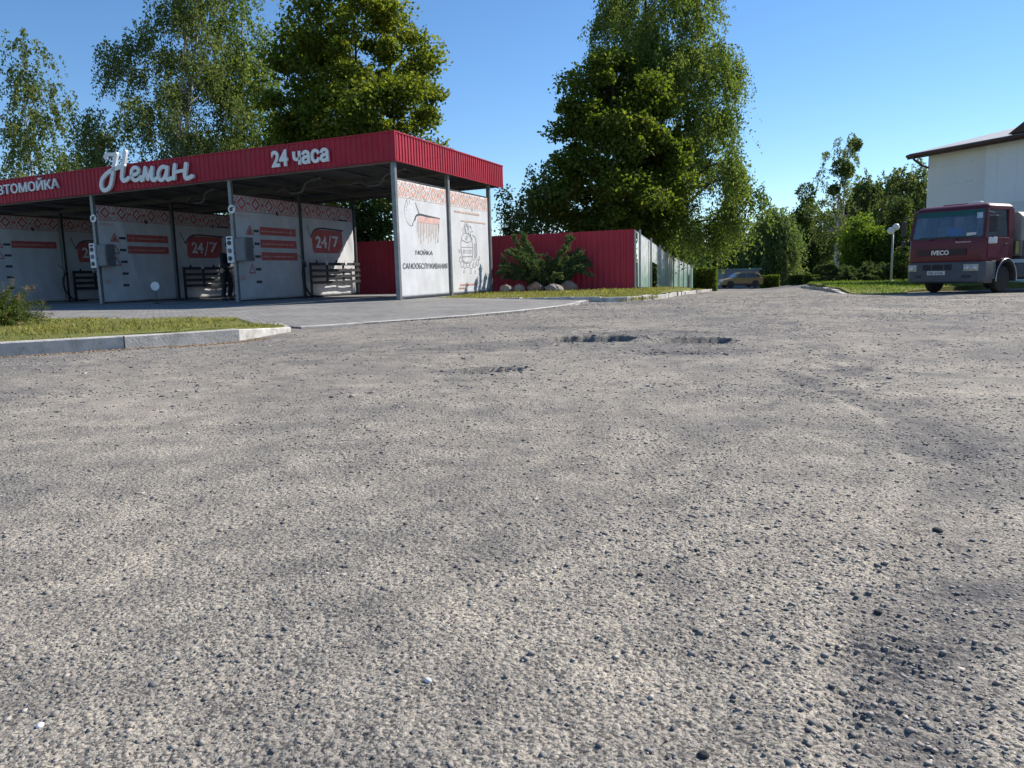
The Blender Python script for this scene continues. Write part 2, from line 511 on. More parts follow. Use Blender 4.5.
# --- building frame of reference: right front corner, bays run to -x, depth is +y
B0 = Vector((-2.81, 20.0)); BANG = math.radians(-21.0)
BX = Vector((math.cos(BANG), math.sin(BANG))); BY = Vector((-BX.y, BX.x))
PADZ = 0.12
def bl(x, y): 
    p = B0 + BX * x + BY * y
    return (p.x, p.y)
EDGE = [(-2.98, 11.1), (-2.2, 11.75), (-.9, 12.9), (.3, 14.5), (1.2, 16.2), (1.75, 18.2)]
def pad_z(x, y):
    d, _ = path_d(np.array([x]), np.array([y]), EDGE)
    return float(.028 + (PADZ - .028 - .004) * sstep(0, 5.0, d[0]))
drive_poly = EDGE + [(1.9, 18.85), (.45, 19.72), bl(.12, 1.35)] + [bl(.12, -.02), bl(-22, -.02), bl(-30, -2), bl(-30, -9.5)] + [(-14, 15.9), (-7, 13.2), (-3.9, 11.95), (-3.3, 11.5)]
o = surf('driveway', drive_poly, .6, pad_z, M['pavers'], skirt=.2); o['kind'] = 'structure'
o = surf('wash_floor', [bl(.1, -.016), bl(.1, 6.95), bl(-21.5, 6.95), bl(-21.5, -.016)], 1.5, lambda x, y: PADZ, M['slab'], skirt=.3); o['kind'] = 'structure'
# flush concrete edging between road and driveway
def strip(name, line, w, h0, zf, mat, seg=1.0, gap=.006, jit=.006):
    """kerb of separate stones along a polyline, top at zf"""
    mb = MB(); pts = [Vector(p) for p in line]
    L = [0]
    for a, b in zip(pts, pts[1:]): L.append(L[-1] + (b - a).length)
    def P(s):
        s = min(max(s, 0), L[-1])
        for i in range(len(pts) - 1):
            if s <= L[i + 1] + 1e-9: return pts[i].lerp(pts[i + 1], (s - L[i]) / (L[i + 1] - L[i]))
    s = 0
    while s < L[-1] - .05:
        e = min(s + seg, L[-1])
        a, b = P(s + gap), P(e - gap)
        d = (b - a).normalized(); n = Vector((-d.y, d.x))
        z1, z2 = zf(a.x, a.y) + random.uniform(-jit, jit), zf(b.x, b.y) + random.uniform(-jit, jit)
        sh = random.uniform(-jit, jit)
        q = [a + n * sh, b + n * (sh + random.uniform(-jit, jit)), b + n * w, a + n * w]
        v = [(q[0].x, q[0].y, z1 - h0), (q[1].x, q[1].y, z2 - h0), (q[2].x, q[2].y, z2 - h0), (q[3].x, q[3].y, z1 - h0)]
        ch = .012
        v += [(q[0].x, q[0].y, z1 - ch), (q[1].x, q[1].y, z2 - ch), (q[2].x, q[2].y, z2), (q[3].x, q[3].y, z1)]
        q2 = [q[0] + n * ch, q[1] + n * ch]
        v += [(q2[0].x, q2[0].y, z1), (q2[1].x, q2[1].y, z2)]
        mb.add(v, [(3, 2, 1, 0), (0, 1, 5, 4), (4, 5, 9, 8), (8, 9, 6, 7), (1, 2, 6, 9, 5), (2, 3, 7, 6), (3, 0, 4, 8, 7)])
        s = e
    o = mb.build(name, mat); o['kind'] = 'structure'
    return o
strip('driveway_edging', EDGE + [(1.86, 18.75)], .16, .2, lambda x, y: .034, M['concrete'], seg=1.0, jit=.003)
KL = [(-19, -.2), (-12, 4.0), (-8.2, 6.22), (-5.2, 7.96), (-3.77, 8.79), (-3.34, 9.26), (-3.08, 9.75), (-2.97, 10.35), (-2.99, 10.95), (-3.12, 11.45), (-3.4, 11.83), (-3.85, 12.1)]
def kl_z(x, y): return .135 - .095 * float(sstep(9.3, 11.3, y)) if x > -4.2 else .135
strip('kerb', KL, .15, .35, kl_z, M['concrete'], seg=1.32, jit=.009)
KR = [(-2.05, 21.6), (-.8, 20.55), (.5, 19.75), (1.93, 18.95), (2.45, 18.8), (2.95, 19.0), (3.4, 19.6), (4.2, 21.2), (6.6, 29), (9.9, 40), (13.3, 51), (15.4, 58)]
def kr_z(x, y): return gz(x, y) + .12
strip('kerb', KR, .15, .35, kr_z, M['concrete'], seg=.72, jit=.02)
# grass beds
def bump_z(base, amp, s):
    return lambda x, y: base(x, y) + amp * float(fbm(x * 1.7, y * 1.7, s, 3))
GL = [(p[0] - .10, p[1] + .12) for p in KL[:6]] + [(-3.21, 9.82), (-3.11, 10.35), (-3.13, 10.92), (-3.25, 11.38), (-3.5, 11.75), (-3.9, 11.99), (-7.02, 13.25), (-14, 15.95), (-26, 20.7), (-26, 0)]
o = surf('grass_bed', GL, .35, bump_z(lambda x, y: kl_z(x, y) - .012 + .02 * float(sstep(0, 1, y - 8)), .03, 3), M['grass'], skirt=.3); o['kind'] = 'structure'
FA = [(-16, 33.6), (.70, 26.92)]; FB = [(.70, 26.92), (4.17, 26.0)]
GDIR = Vector((.30, 1.0)); GL0 = Vector((4.19, 26.0))
gi_z = lambda x, y: kr_z(x, y) - .01 + (.12 * float(sstep(19.5, 25, y)) * (1 - float(sstep(30, 40, y))))
GI = [(-1.95, 21.7), (-.72, 20.66), (.55, 19.87), (1.95, 19.1), (2.45, 18.95), (2.86, 19.12), (3.28, 19.7), (4.07, 21.25), (6.45, 29), (9.77, 40), (13.17, 51), (15.2, 58),
      (14, 66), (8.0, 66), (5.0, 28), (4.4, 27.2), (.7, 28), (-1.5, 28.6), bl(.14, 7.0), bl(.14, 1.5)]
o = surf('grass_bed', GI, .5, bump_z(gi_z, .025, 13), M['grass'], skirt=.4); o['kind'] = 'structure'
# right-hand grass island with its kerb
KI = [(10.15, 23.1), (10.6, 25.0), (12.4, 31), (17.6, 47), (18.7, 48.6), (21, 49.4), (27, 50.2)][::-1]
def ki_z(x, y): return gz(x, y) + .11 * float(sstep(23.5, 27, y))
strip('kerb', KI, -.15, .35, ki_z, M['concrete'], seg=1.5, jit=.02)
ri_z = lambda x, y: ki_z(x, y) + .012 + .07 * float(sstep(24, 44, y)) + .05 * float(sstep(11, 18, x))
RI = [(12.1, 23.9), (11.0, 22.95), (10.2, 22.9), (10.75, 25.0), (12.55, 31), (17.75, 46.9), (18.8, 48.45), (21, 49.2), (27, 50.0), (60, 55), (60, 38.5), (24, 33.6), (16.0, 27.6), (12.7, 25.0)]
o = surf('grass_bed', RI, .6, bump_z(ri_z, .03, 23), M['grass'], skirt=.4); o['kind'] = 'structure'
# far lawn behind the end of the road
o = surf('grass_bed', [(5, 98), (90, 98), (140, 170), (-60, 170), (-30, 98)], 6, lambda x, y: gz(x, y) + .10, M['grass'], skirt=.4); o['kind'] = 'structure'

# ------------------------------------------------------------------ grass blades and loose stones (nobody could count them)
def blades(name, label, poly, n, h, zf, seed, mat, yw=True):
    r = np.random.default_rng(seed)
    P = np.array(poly); x0, y0 = P.min(0); x1, y1 = P.max(0)
    out = []
    need = n
    while need > 0:
        x = r.uniform(x0, x1, need * 3); y = r.uniform(y0, y1, need * 3)
        c = np.zeros(len(x), bool); j = len(P) - 1
        for i in range(len(P)):
            dy = P[j, 1] - P[i, 1]
            cond = ((P[i, 1] > y) != (P[j, 1] > y))
            with np.errstate(divide='ignore', invalid='ignore'):
                xi = (P[j, 0] - P[i, 0]) * (y - P[i, 1]) / (dy if dy else 1e-9) + P[i, 0]
            c ^= cond & (x < xi); j = i
        dens = fbm(x * 1.3, y * 1.3, seed, 3) > r.uniform(-.5, .12, len(x))
        q = np.stack([x, y], -1)[c & dens][:need]
        out.append(q); need -= len(q)
        if not len(q): break
    q = np.concatenate(out)
    z = np.array([zf(a, b) for a, b in q]) - .01
    n = len(q)
    hh = h * r.lognormal(0, .35, n); w = hh * .085 + .003
    a = r.uniform(0, 6.283, n); lean = r.uniform(.1, .75, n) * hh
    la = r.uniform(0, 6.283, n)
    d = np.stack([np.cos(a), np.sin(a), 0 * a], -1)
    B = np.concatenate([q, z[:, None]], 1)
    tip = B + np.stack([np.cos(la) * lean, np.sin(la) * lean, hh], -1)
    mid = B + np.stack([np.cos(la) * lean * .3, np.sin(la) * lean * .3, hh * .55], -1)
    V = np.stack([B - d * w[:, None], B + d * w[:, None], mid + d * w[:, None] * .8, tip, mid - d * w[:, None] * .8], 1).reshape(-1, 3)
    F = (np.arange(n) * 5)[:, None] + np.arange(5)
    o = link_mesh(name, np_mesh(name, V, F), mat)
    return tag(o, label, 'grass', kind='stuff')
M['blade_green'] = leafmat('green_grass_blade', (.085, .15, .03), (.19, .25, .065), .35, .6, (1.3, 1.4, .7))
M['blade'] = leafmat('grass_blade', (.14, .165, .045), (.34, .31, .125), .35, .6, (1.3, 1.3, .7))
zl = lambda x, y: kl_z(x, y)
blades('grass', 'dry green grass strip behind the kerb on the left', [(p[0] - .1, p[1] + .14) for p in KL[2:6]] + [(-3.22, 9.82), (-3.13, 10.4), (-3.27, 11.38), (-3.92, 11.97), (-7.0, 13.2), (-12, 15.1), (-13, 4.5)], 45000, .032, zl, 5, M['blade'])
blades('grass', 'grass on the bed in front of the red fence', [(-1.9, 21.75), (.6, 19.9), (2.4, 19.0), (3.2, 19.7), (4.05, 21.3), (6.4, 29), (9.7, 40), (12.6, 50), (11.3, 50), (4.4, 27), (.7, 27), (-1.0, 26.6), bl(.2, 6), bl(.2, 1.6)], 30000, .040, gi_z, 6, M['blade'])
blades('grass', 'bright grass on the island beside the truck', [(12.05, 24.0), (11.0, 23.05), (10.3, 23.0), (10.85, 25.0), (12.6, 31), (17.8, 46.8), (30, 49), (30, 40), (16.0, 27.8), (12.65, 25.1)], 30000, .06, ri_z, 7, M['blade_green'])
# weeds growing in the kerb joint
blades('weeds', 'weeds sprouting from the joint at the kerb corner', [(2.5, 18.68), (3.0, 18.85), (3.5, 19.55), (3.9, 20.5), (3.8, 20.55), (3.4, 19.65), (2.9, 18.95)], 160, .07, lambda x, y: 0.0, 8, M['blade'])

def ico():
    t = (1 + 5 ** .5) / 2
    v = np.array([(-1, t, 0), (1, t, 0), (-1, -t, 0), (1, -t, 0), (0, -1, t), (0, 1, t), (0, -1, -t), (0, 1, -t), (t, 0, -1), (t, 0, 1), (-t, 0, -1), (-t, 0, 1)], float)
    f = np.array([(0, 11, 5), (0, 5, 1), (0, 1, 7), (0, 7, 10), (0, 10, 11), (1, 5, 9), (5, 11, 4), (11, 10, 2), (10, 7, 6), (7, 1, 8), (3, 9, 4), (3, 4, 2), (3, 2, 6), (3, 6, 8), (3, 8, 9), (4, 9, 5), (2, 4, 11), (6, 2, 10), (8, 6, 7), (9, 8, 1)])
    return v / np.linalg.norm(v[0]), f
def chip():
    v = np.array([(x, y, z) for z in (-1, 1) for y in (-1, 1) for x in (-1, 1)], float) * .72
    f = np.array([(0, 2, 3), (0, 3, 1), (4, 5, 7), (4, 7, 6), (0, 1, 5), (0, 5, 4), (1, 3, 7), (1, 7, 5), (3, 2, 6), (3, 6, 7), (2, 0, 4), (2, 4, 6)])
    return v, f
def stones(name, label, x, y, size, seed, mat, sink=.45):
    r = np.random.default_rng(seed); n = len(x)
    iv, jf = chip()
    nv = len(iv)
    z = road_z(x, y)
    S = size[:, None] * r.uniform(.7, 1.25, (n, 3)); S[:, 2] *= .42
    V = iv[None] * r.uniform(.55, 1.3, (n, nv, 3))
    a = r.uniform(0, 6.283, n); ca, sa = np.cos(a), np.sin(a)
    V = V * S[:, None, :]
    X = V[..., 0] * ca[:, None] - V[..., 1] * sa[:, None]; Yv = V[..., 0] * sa[:, None] + V[..., 1] * ca[:, None]
    P = np.stack([X + x[:, None], Yv + y[:, None], V[..., 2] + (z + S[:, 2] * (1 - 2 * sink))[:, None]], -1).reshape(-1, 3)
    F = ((np.arange(n) * nv)[:, None, None] + jf[None]).reshape(-1, 3)
    o = link_mesh(name, np_mesh(name, P, F), mat)
    return tag(o, label, 'stones', kind='stuff')
def m_stone():
    k = N('loose_stone')
    rnd = k.n('NewGeometry').outputs['Random Per Island']
    c = k.ramp(rnd, [(0, (.065, .067, .074)), (.35, (.15, .152, .158)), (.62, (.24, .235, .225)), (.8, (.36, .33, .295)), (.93, (.36, .28, .24)), (1., (.60, .56, .50))])
    c = k.mix(.35, c, k.ramp(k.noise(220, 3), [(.3, (.09, .085, .08)), (.7, (.36, .33, .29))]))
    k.bsdf(c, .9, 0, .2, k.noise(400, 3), .3, .002)
    return k.m
M['stone'] = m_stone()
ns = 210000
rr = .62 * np.exp(rng.uniform(0, 1, ns) ** .72 * math.log(62)); aa = np.radians(rng.uniform(-50, 50, ns))
sx, sy = rr * np.sin(aa), rr * np.cos(aa)
ok = (fbm(sx * 1.6, sy * 1.6, 77, 3) > rng.uniform(-.55, .45, ns)) & (rng.uniform(0, 1, ns) < np.clip(.55 + .2 * (rr - .8), .5, 1))
sx, sy, rr = sx[ok], sy[ok], rr[ok]
ssz = np.clip(.0022 * rng.lognormal(0, .55, len(sx)), .0012, .0066) * (.95 + .115 * np.minimum(rr, 14))
stones('loose_stones', 'loose grey chippings scattered over the worn road', sx, sy, ssz, 3, M['stone'])
nf = 42000
fr = np.sqrt(rng.uniform(4.5 ** 2, 24 ** 2, nf)); fa = np.radians(rng.uniform(-40, 45, nf)); fx, fy = fr * np.sin(fa), fr * np.cos(fa)
dd_, _ = path_d(fx, fy, KR); ok = (fbm(fx * .9, fy * .9, 79, 3) > rng.uniform(-.6, .3, nf)) & ~((fx < 1.9) & (fy > 10.5 + .0 * fx) & (fx < -3.0 + (fy - 10.9) * .68)) & ~((fx < -2.9) & (fy > 8.6 + (fx + 3.8) * .6)) & ~((fy > 18.6) & (fx < 2.4 + (fy - 18.6) * .3)) & ~((fx > 9.5) & (fy > 22.8))
stones('coarse_grit', 'coarse grey grit lying over the farther part of the road', fx[ok], fy[ok], np.clip(.0075 * rng.lognormal(0, .45, ok.sum()), .004, .022), 24, M['stone'])
# gravel gathered along the rut and round the potholes
px_, py_ = [], []
for P, n in ((RUT1, 900), (RUT2, 900), (RUT3, 1300)):
    seg = rng.integers(0, len(P) - 1, n); t = rng.uniform(0, 1, n)
    A = np.array(P)[seg]; B_ = np.array(P)[seg + 1]
    q = A + (B_ - A) * t[:, None] + rng.normal(0, .13, (n, 2)) * np.clip(np.linalg.norm(A, axis=1), 1, 5)[:, None] / 2
    px_.append(q[:, 0]); py_.append(q[:, 1])
for p in POTS[:5] + POTS[8:13]:
    c = gp(p[0], p[1], 0); n = 260
    px_.append(c.x + rng.normal(0, p[2] * .8, n)); py_.append(c.y + rng.normal(0, p[3] * .8, n))
qx, qy = np.concatenate(px_), np.concatenate(py_)
stones('rut_gravel', 'darker gravel gathered along the wheel rut and potholes', qx, qy, np.clip(.0023 * rng.lognormal(0, .5, len(qx)), .0012, .005) * (1 + .15 * np.hypot(qx, qy)), 4, M['stone'])
px_, py_ = [], []
for p in POTS[:5]:
    c = gp(p[0], p[1], 0); n = 60; a_ = rng.uniform(0, 6.283, n); q_ = rng.normal(1.05, .28, n)
    px_.append(c.x + np.cos(a_) * p[2] * q_); py_.append(c.y + np.sin(a_) * p[3] * q_)
px_, py_ = np.concatenate(px_), np.concatenate(py_)
stones('pothole_rubble', 'broken asphalt lumps round the rims of the potholes', px_, py_, np.clip(.012 * rng.lognormal(0, .5, len(px_)), .005, .032), 14, M['stone'])
# a few big stones and clods that stand out in the photograph
kp = np.array(KL[1:7]); seg = rng.integers(0, len(kp) - 1, 2600); t_ = rng.uniform(0, 1, 2600)
q_ = kp[seg] + (kp[seg + 1] - kp[seg]) * t_[:, None] + np.stack([np.abs(rng.normal(0, .10, 2600)) * .6, -np.abs(rng.normal(0, .10, 2600))], -1)
M['debris'] = pm('brown_debris', (.24, .17, .11), .95, var=.4, vs_=40)
stones('kerb_debris', 'brown grit and dry litter along the foot of the left kerb', q_[:, 0], q_[:, 1], rng.uniform(.006, .02, 2600), 6, M['debris'])
M['clod'] = pm('tar_clod', (.045, .045, .05), .85, var=.35, vs_=60, bump=.6, bs=300)
big = [((938, 528), .016, M['clod'], 'single black clod of asphalt lying on the road at the right'),
       ((878, 612), .010, M['clod'], 'small dark clod beside the tyre print'),
       ((703, 758), .010, M['clod'], 'dark pebble at the bottom edge of the picture'),
       ((40, 727), .008, M['white'], 'small white pebble near the bottom left corner'),
       ((640, 578), .009, M['clod'], 'dark stone standing up near the middle of the road'),
       ((428, 683), .008, M['white'], 'pale pebble on the road in the lower middle')]
iv, jf = ico()
for (px, py), s, m, lab in big:
    p = gp(px, py, 0); zz = float(road_z(np.array([p.x]), np.array([p.y]))[0])
    V = iv * (1 + rng.uniform(-.2, .2, (12, 1))) * np.array([s * 1.2, s, s * .75])
    o = link_mesh('pebble', np_mesh('pebble', V, jf), m); o.location = (p.x, p.y, zz + s * .35); o.rotation_euler = (0, 0, rng.uniform(0, 6))
    ss = o.modifiers.new('s', 'SUBSURF'); ss.levels = ss.render_levels = 1
    tag(o, lab, 'pebble', 'pebbles lying on the road')
# ------------------------------------------------------------------ lettering
def text_letters(s, offset=0.0, depth=.02, res=3, shear=0.0, bev=0.0):
    """list of (V, F) one per letter, in the text's own units"""
    c = bpy.data.curves.new('lettering', 'FONT')
    c.body = s; c.offset = offset; c.extrude = depth / 2; c.resolution_u = res; c.shear = shear
    if bev: c.bevel_depth = bev; c.bevel_resolution = 1
    o = bpy.data.objects.new('lettering', c); COL.objects.link(o)
    bpy.context.view_layer.update()
    me = bpy.data.meshes.new_from_object(o)
    bpy.data.objects.remove(o); bpy.data.curves.remove(c)
    bm = bmesh.new(); bm.from_mesh(me); bpy.data.meshes.remove(me)
    bmesh.ops.remove_doubles(bm, verts=bm.verts, dist=1e-5)
    bmesh.ops.triangulate(bm, faces=bm.faces)
    bm.verts.ensure_lookup_table(); seen = set(); isl = []
    for v in bm.verts:
        if v.index in seen: continue
        st = [v]; comp = []; seen.add(v.index)
        while st:
            q = st.pop(); comp.append(q)
            for e in q.link_edges:
                w = e.other_vert(q)
                if w.index not in seen: seen.add(w.index); st.append(w)
        xs = [q.co.x for q in comp]
        isl.append([min(xs), max(xs), comp])
    isl.sort(key=lambda t: t[0])
    grp = []
    for a, b, comp in isl:
        if grp and min(b, grp[-1][1]) - max(a, grp[-1][0]) > .6 * min(b - a, grp[-1][1] - grp[-1][0]):
            grp[-1][1] = max(b, grp[-1][1]); grp[-1][0] = min(a, grp[-1][0]); grp[-1][2] += comp
        else: grp.append([a, b, list(comp)])
    res_ = []
    for a, b, comp in grp:
        ids = {v.index: i for i, v in enumerate(comp)}
        V = [tuple(v.co) for v in comp]
        F = []
        done = set()
        for v in comp:
            for f in v.link_faces:
                if f.index not in done: done.add(f.index); F.append(tuple(ids[w.index] for w in f.verts))
        res_.append((V, F))
    bm.free()
    return res_
def fit(letters, x0, x1, z0, z1):
    """mapping of text x,y onto the box x0..x1, z0..z1"""
    xs = [p[0] for V, F in letters for p in V]; ys = [p[1] for V, F in letters for p in V]
    a, b, c, d = min(xs), max(xs), min(ys), max(ys)
    return lambda x, y: (x0 + (x - a) / (b - a) * (x1 - x0), z0 + (y - c) / (d - c) * (z1 - z0))
def spline(pts, n=8):
    P = [Vector(p) for p in pts]; out = []
    for i in range(len(P) - 1):
        a, b, c, d = P[max(i - 1, 0)], P[i], P[i + 1], P[min(i + 2, len(P) - 1)]
        for k in range(n):
            t = k / n
            out.append(.5 * ((2 * b) + (c - a) * t + (2 * a - 5 * b + 4 * c - d) * t * t + (3 * b - a - 3 * c + d) * t ** 3))
    return out + [P[-1]]
def ribbon(mb, line, w, y0, y1):
    """flat brush stroke with round ends, standing in the x-z plane between depths y0 and y1"""
    L = [Vector(p) for p in line]; ws = w if isinstance(w, list) else [w] * len(L)
    left = []; right = []
    for i, p in enumerate(L):
        d = (L[min(i + 1, len(L) - 1)] - L[max(i - 1, 0)]).normalized(); n = Vector((-d.y, d.x))
        left.append(p + n * ws[i] / 2); right.append(p - n * ws[i] / 2)
    def cap(p, d, w_):
        a0 = math.atan2(d.y, d.x)
        return [p + Vector((math.cos(a0 + t), math.sin(a0 + t))) * w_ / 2 for t in np.linspace(math.pi / 2, -math.pi / 2, 7)[1:-1]]
    d1 = (L[-1] - L[-2]).normalized(); d0 = (L[0] - L[1]).normalized()
    n = len(L)
    for i in range(n - 1):
        q = [left[i], left[i + 1], right[i + 1], right[i]]
        mb.add([(p.x, y0, p.y) for p in q], [(0, 1, 2, 3)]); 
    for c_, a, b in ((cap(L[-1], d1, ws[-1]), left[-1], right[-1]), (cap(L[0], d0, ws[0]), right[0], left[0])):
        poly = [a] + c_ + [b]; mb.add([(p.x, y0, p.y) for p in poly], [tuple(range(len(poly)))])
    out = left + cap(L[-1], d1, ws[-1]) + right[::-1] + cap(L[0], d0, ws[0])
    m = len(out)
    mb.add([(p.x, y0, p.y) for p in out] + [(p.x, y1, p.y) for p in out], [(i, (i + 1) % m, (i + 1) % m + m, i + m) for i in range(m)])

# ------------------------------------------------------------------ car wash building
BAYW, DEP, NB = 5.06, 6.15, 4
RZ0, RZ1 = 3.44, 4.12                                # fascia bottom and top above the floor
wash = thing('car_wash', 'open self-service car wash with dark red corrugated roof edge on grey steel posts', 'car wash', (B0.x, B0.y, PADZ), BANG)
TILT = .021                                          # the roof falls slightly to the left
def rz(x): return TILT * x
def corr(x0, x1, z0, z1, pitch, dep, xf):
    """trapezoid profiled sheet between x0 and x1, ribs upright; xf maps (along, out, z)"""
    mb = MB(); n = max(1, round((x1 - x0) / pitch)); p = (x1 - x0) / n; prof = []
    for i in range(n):
        a = x0 + i * p
        prof += [(a, 0), (a + p * .38, 0), (a + p * .5, dep), (a + p * .88, dep)]
    prof.append((x1, 0))
    for (a, d) in prof: mb.v += [xf(a, d, z0), xf(a, d, z1)]
    mb.f = [(2 * i, 2 * i + 2, 2 * i + 3, 2 * i + 1) for i in range(len(prof) - 1)]
    return mb
XL = -NB * BAYW - .2
def sheet(name, mb, mat, parent):
    o = mb.build(name, mat, parent)
    s = o.modifiers.new('t', 'SOLIDIFY'); s.thickness = .0015
    return o
YF, YB, XR = -.14, DEP + .98, .13
sheet('fascia', corr(XL, XR, RZ0, RZ1, .155, .022, lambda a, d, z: (a, YF - d, z + rz(a))), M['red'], wash)
sheet('fascia', corr(YF, YB, RZ0, RZ1, .155, .022, lambda a, d, z: (XR + d, a, z)), M['red'], wash)
sheet('fascia', corr(XL, XR, RZ0, RZ1, .155, .022, lambda a, d, z: (a, YB + d, z + rz(a))), M['rafter'], wash)
sheet('fascia', corr(YF, YB, RZ0, RZ1, .155, .022, lambda a, d, z: (XL - d, a, z + rz(XL))), M['red'], wash)
mb = MB()                                           # folded metal flashing along the top and bottom edge of the fascia
for zz, t in ((RZ1 + .004, .03), (RZ0 - .018, .014)):
    mb.bar((XL, YF - .012, zz + rz(XL)), (XR + .03, YF - .012, zz + rz(XR)), .05, t); mb.bar((XR + .012, YF + .02, zz), (XR + .012, YB, zz), .05, t)
mb.bar((XR + .016, YF - .016, RZ0), (XR + .016, YF - .016, RZ1), .045, .045)
mb.build('flashing', M['red'], wash)
mb = corr(YF + .01, YB - .01, XL + .02, XR - .02, .2, .02, lambda a, d, z: (z, a, RZ0 + .22 + d + rz(z) + .012 * (a)))
sheet('roof_sheet', mb, M['rafter'], wash)
for y in (.02, DEP / 2, DEP - .02):
    MB().bar((XL + .05, y, RZ0 + .07 + rz(XL)), (XR - .05, y, RZ0 + .07 + rz(XR)), .10, .14).build('beam', M['rafter'], wash)
for k in range(NB + 1):
    MB().bar((-k * BAYW - .0, YF + .05, RZ0 + .12 + rz(-k * BAYW)), (-k * BAYW, YB - .03, RZ0 + .12 + rz(-k * BAYW)), .09, .14).build('rafter', M['rafter'], wash)
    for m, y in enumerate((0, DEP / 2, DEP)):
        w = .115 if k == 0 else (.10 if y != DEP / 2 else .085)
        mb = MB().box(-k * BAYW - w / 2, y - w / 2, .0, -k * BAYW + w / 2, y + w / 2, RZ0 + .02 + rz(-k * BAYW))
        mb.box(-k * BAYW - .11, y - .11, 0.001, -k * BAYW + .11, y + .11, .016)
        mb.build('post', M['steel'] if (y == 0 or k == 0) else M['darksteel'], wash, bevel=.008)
for k in range(NB):                                  # purlins
    for q in (1, 2, 3):
        xx = -k * BAYW - q * BAYW / 4
        MB().bar((xx, YF + .05, RZ0 + .17 + rz(xx)), (xx, YB - .03, RZ0 + .17 + rz(xx)), .05, .06).build('purlin', M['rafter'], wash)
mb = MB()                                            # cable conduit along the front beam
mb.tube([(XL + .1, -.03, RZ0 - .03 + rz(XL)), (XR - .2, -.03, RZ0 - .03)], .02, 6)
mb.build('conduit', M['steel'], wash)
for x, t in ((-1.6, 1.2), (-4.2, .3), (-7.8, 1.0)):   # bent supply pipes under the roof
    z = RZ0 - .06 + rz(x)
    pts = spline([(x + 1.5, .8, z), (x + .55, 1.5, z), (x + .15, 1.8, z - .20), (x - .35, 2.0, z - .20), (x - .75, 2.3, z), (x - 1.6, 3.0, z)], 6)
    MB().tube(pts, .026, 8).build('supply_pipe', M['steel'], wash, smooth=True)

def wl(x, y, z):                                     # building frame -> world
    p = bl(x, y); return Vector((p[0], p[1], z + PADZ))

# ------------------------------------------------------------------ signs on the fascia
def letter_sign(name, label, s, x0, x1, z0, z1, offset, depth=.05):
    t = thing(name, label, 'sign', wl((x0 + x1) / 2, YF - .03, z0), BANG)
    L = text_letters(s, offset, 1.0, 4)
    f = fit(L, x0, x1, z0, z1); cx = (x0 + x1) / 2
    for V, F in L:
        mb = MB()
        mb.add([(f(p[0], p[1])[0] - cx, -.02 - depth * (p[2] + .5), f(p[0], p[1])[1] - z0 + rz(f(p[0], p[1])[0]) - rz(cx)) for p in V], F)
        mb.build('letter', M['letter'], t)
    t.location.z += rz(cx)
    return t
letter_sign('letter_sign', 'short white raised sign reading 24 часа near the right end of the roof edge', '24 часа', -3.47, -1.72, 3.56, 3.99, .035)
letter_sign('letter_sign', 'long white raised sign reading АВТОМОЙКА at the left end of the roof edge', 'АВТОМОЙКА', -14.05, -11.13, 3.68, 4.05, .016)
# hand-drawn script sign, strokes in the units of one traced letter sheet
neman = thing('script_sign', 'large white cursive sign reading Неман rising above the red roof edge', 'sign', wl(-7.8, YF - .03, RZ0), BANG)
def nm(x, y):
    return (-9.46 + (x - 35) / 375 * 3.38 + 7.8, (205 - .135 * (x - 55) - y + .0) / 139 * 1.0 - .02)
SW = .118
letters = [
    [([(66, 76), (72, 64), (96, 62), (112, 60)], .10), ([(112, 60), (105, 85), (97, 115), (88, 150), (76, 185), (62, 200), (46, 203), (38, 188), (44, 162), (66, 138), (100, 118), (140, 104)], SW), ([(150, 50), (146, 70), (138, 100), (131, 130), (128, 150), (134, 161), (146, 158), (156, 150)], SW)],
    [([(172, 138), (186, 134), (198, 124), (196, 112), (184, 108), (172, 118), (168, 136), (172, 152), (184, 158), (198, 150), (206, 142)], .10)],
    [([(207, 156), (214, 152), (220, 130), (226, 108)], .105), ([(226, 108), (230, 130), (234, 150)], .11), ([(234, 150), (244, 128), (254, 106)], .10), ([(254, 106), (251, 128), (250, 147), (258, 153), (268, 146)], .11)],
    [([(312, 104), (298, 100), (284, 110), (276, 128), (278, 146), (288, 151), (300, 140), (310, 118), (314, 102)], .105), ([(314, 102), (310, 122), (308, 140), (314, 148), (326, 142)], .11)],
    [([(344, 92), (340, 112), (336, 142)], .115), ([(341, 120), (360, 114), (380, 110)], .09), ([(388, 86), (384, 106), (380, 128), (384, 139), (394, 138), (408, 130)], .115)],
]
for Ls in letters:
    mb = MB()
    for k, (pts, w) in enumerate(Ls):
        ribbon(mb, spline([nm(*p) for p in pts], 6), w, -.095 - .002 * k, -.025)
    mb.build('letter', M['letter'], neman)
neman.location.z += rz(-7.8)
mb = MB()
for x in (-1.35, -.6, .4, 1.3): mb.bar((x, .03, .35), (x, -.03, .35), .03, .03)
mb.build('bracket', M['steel'], neman)

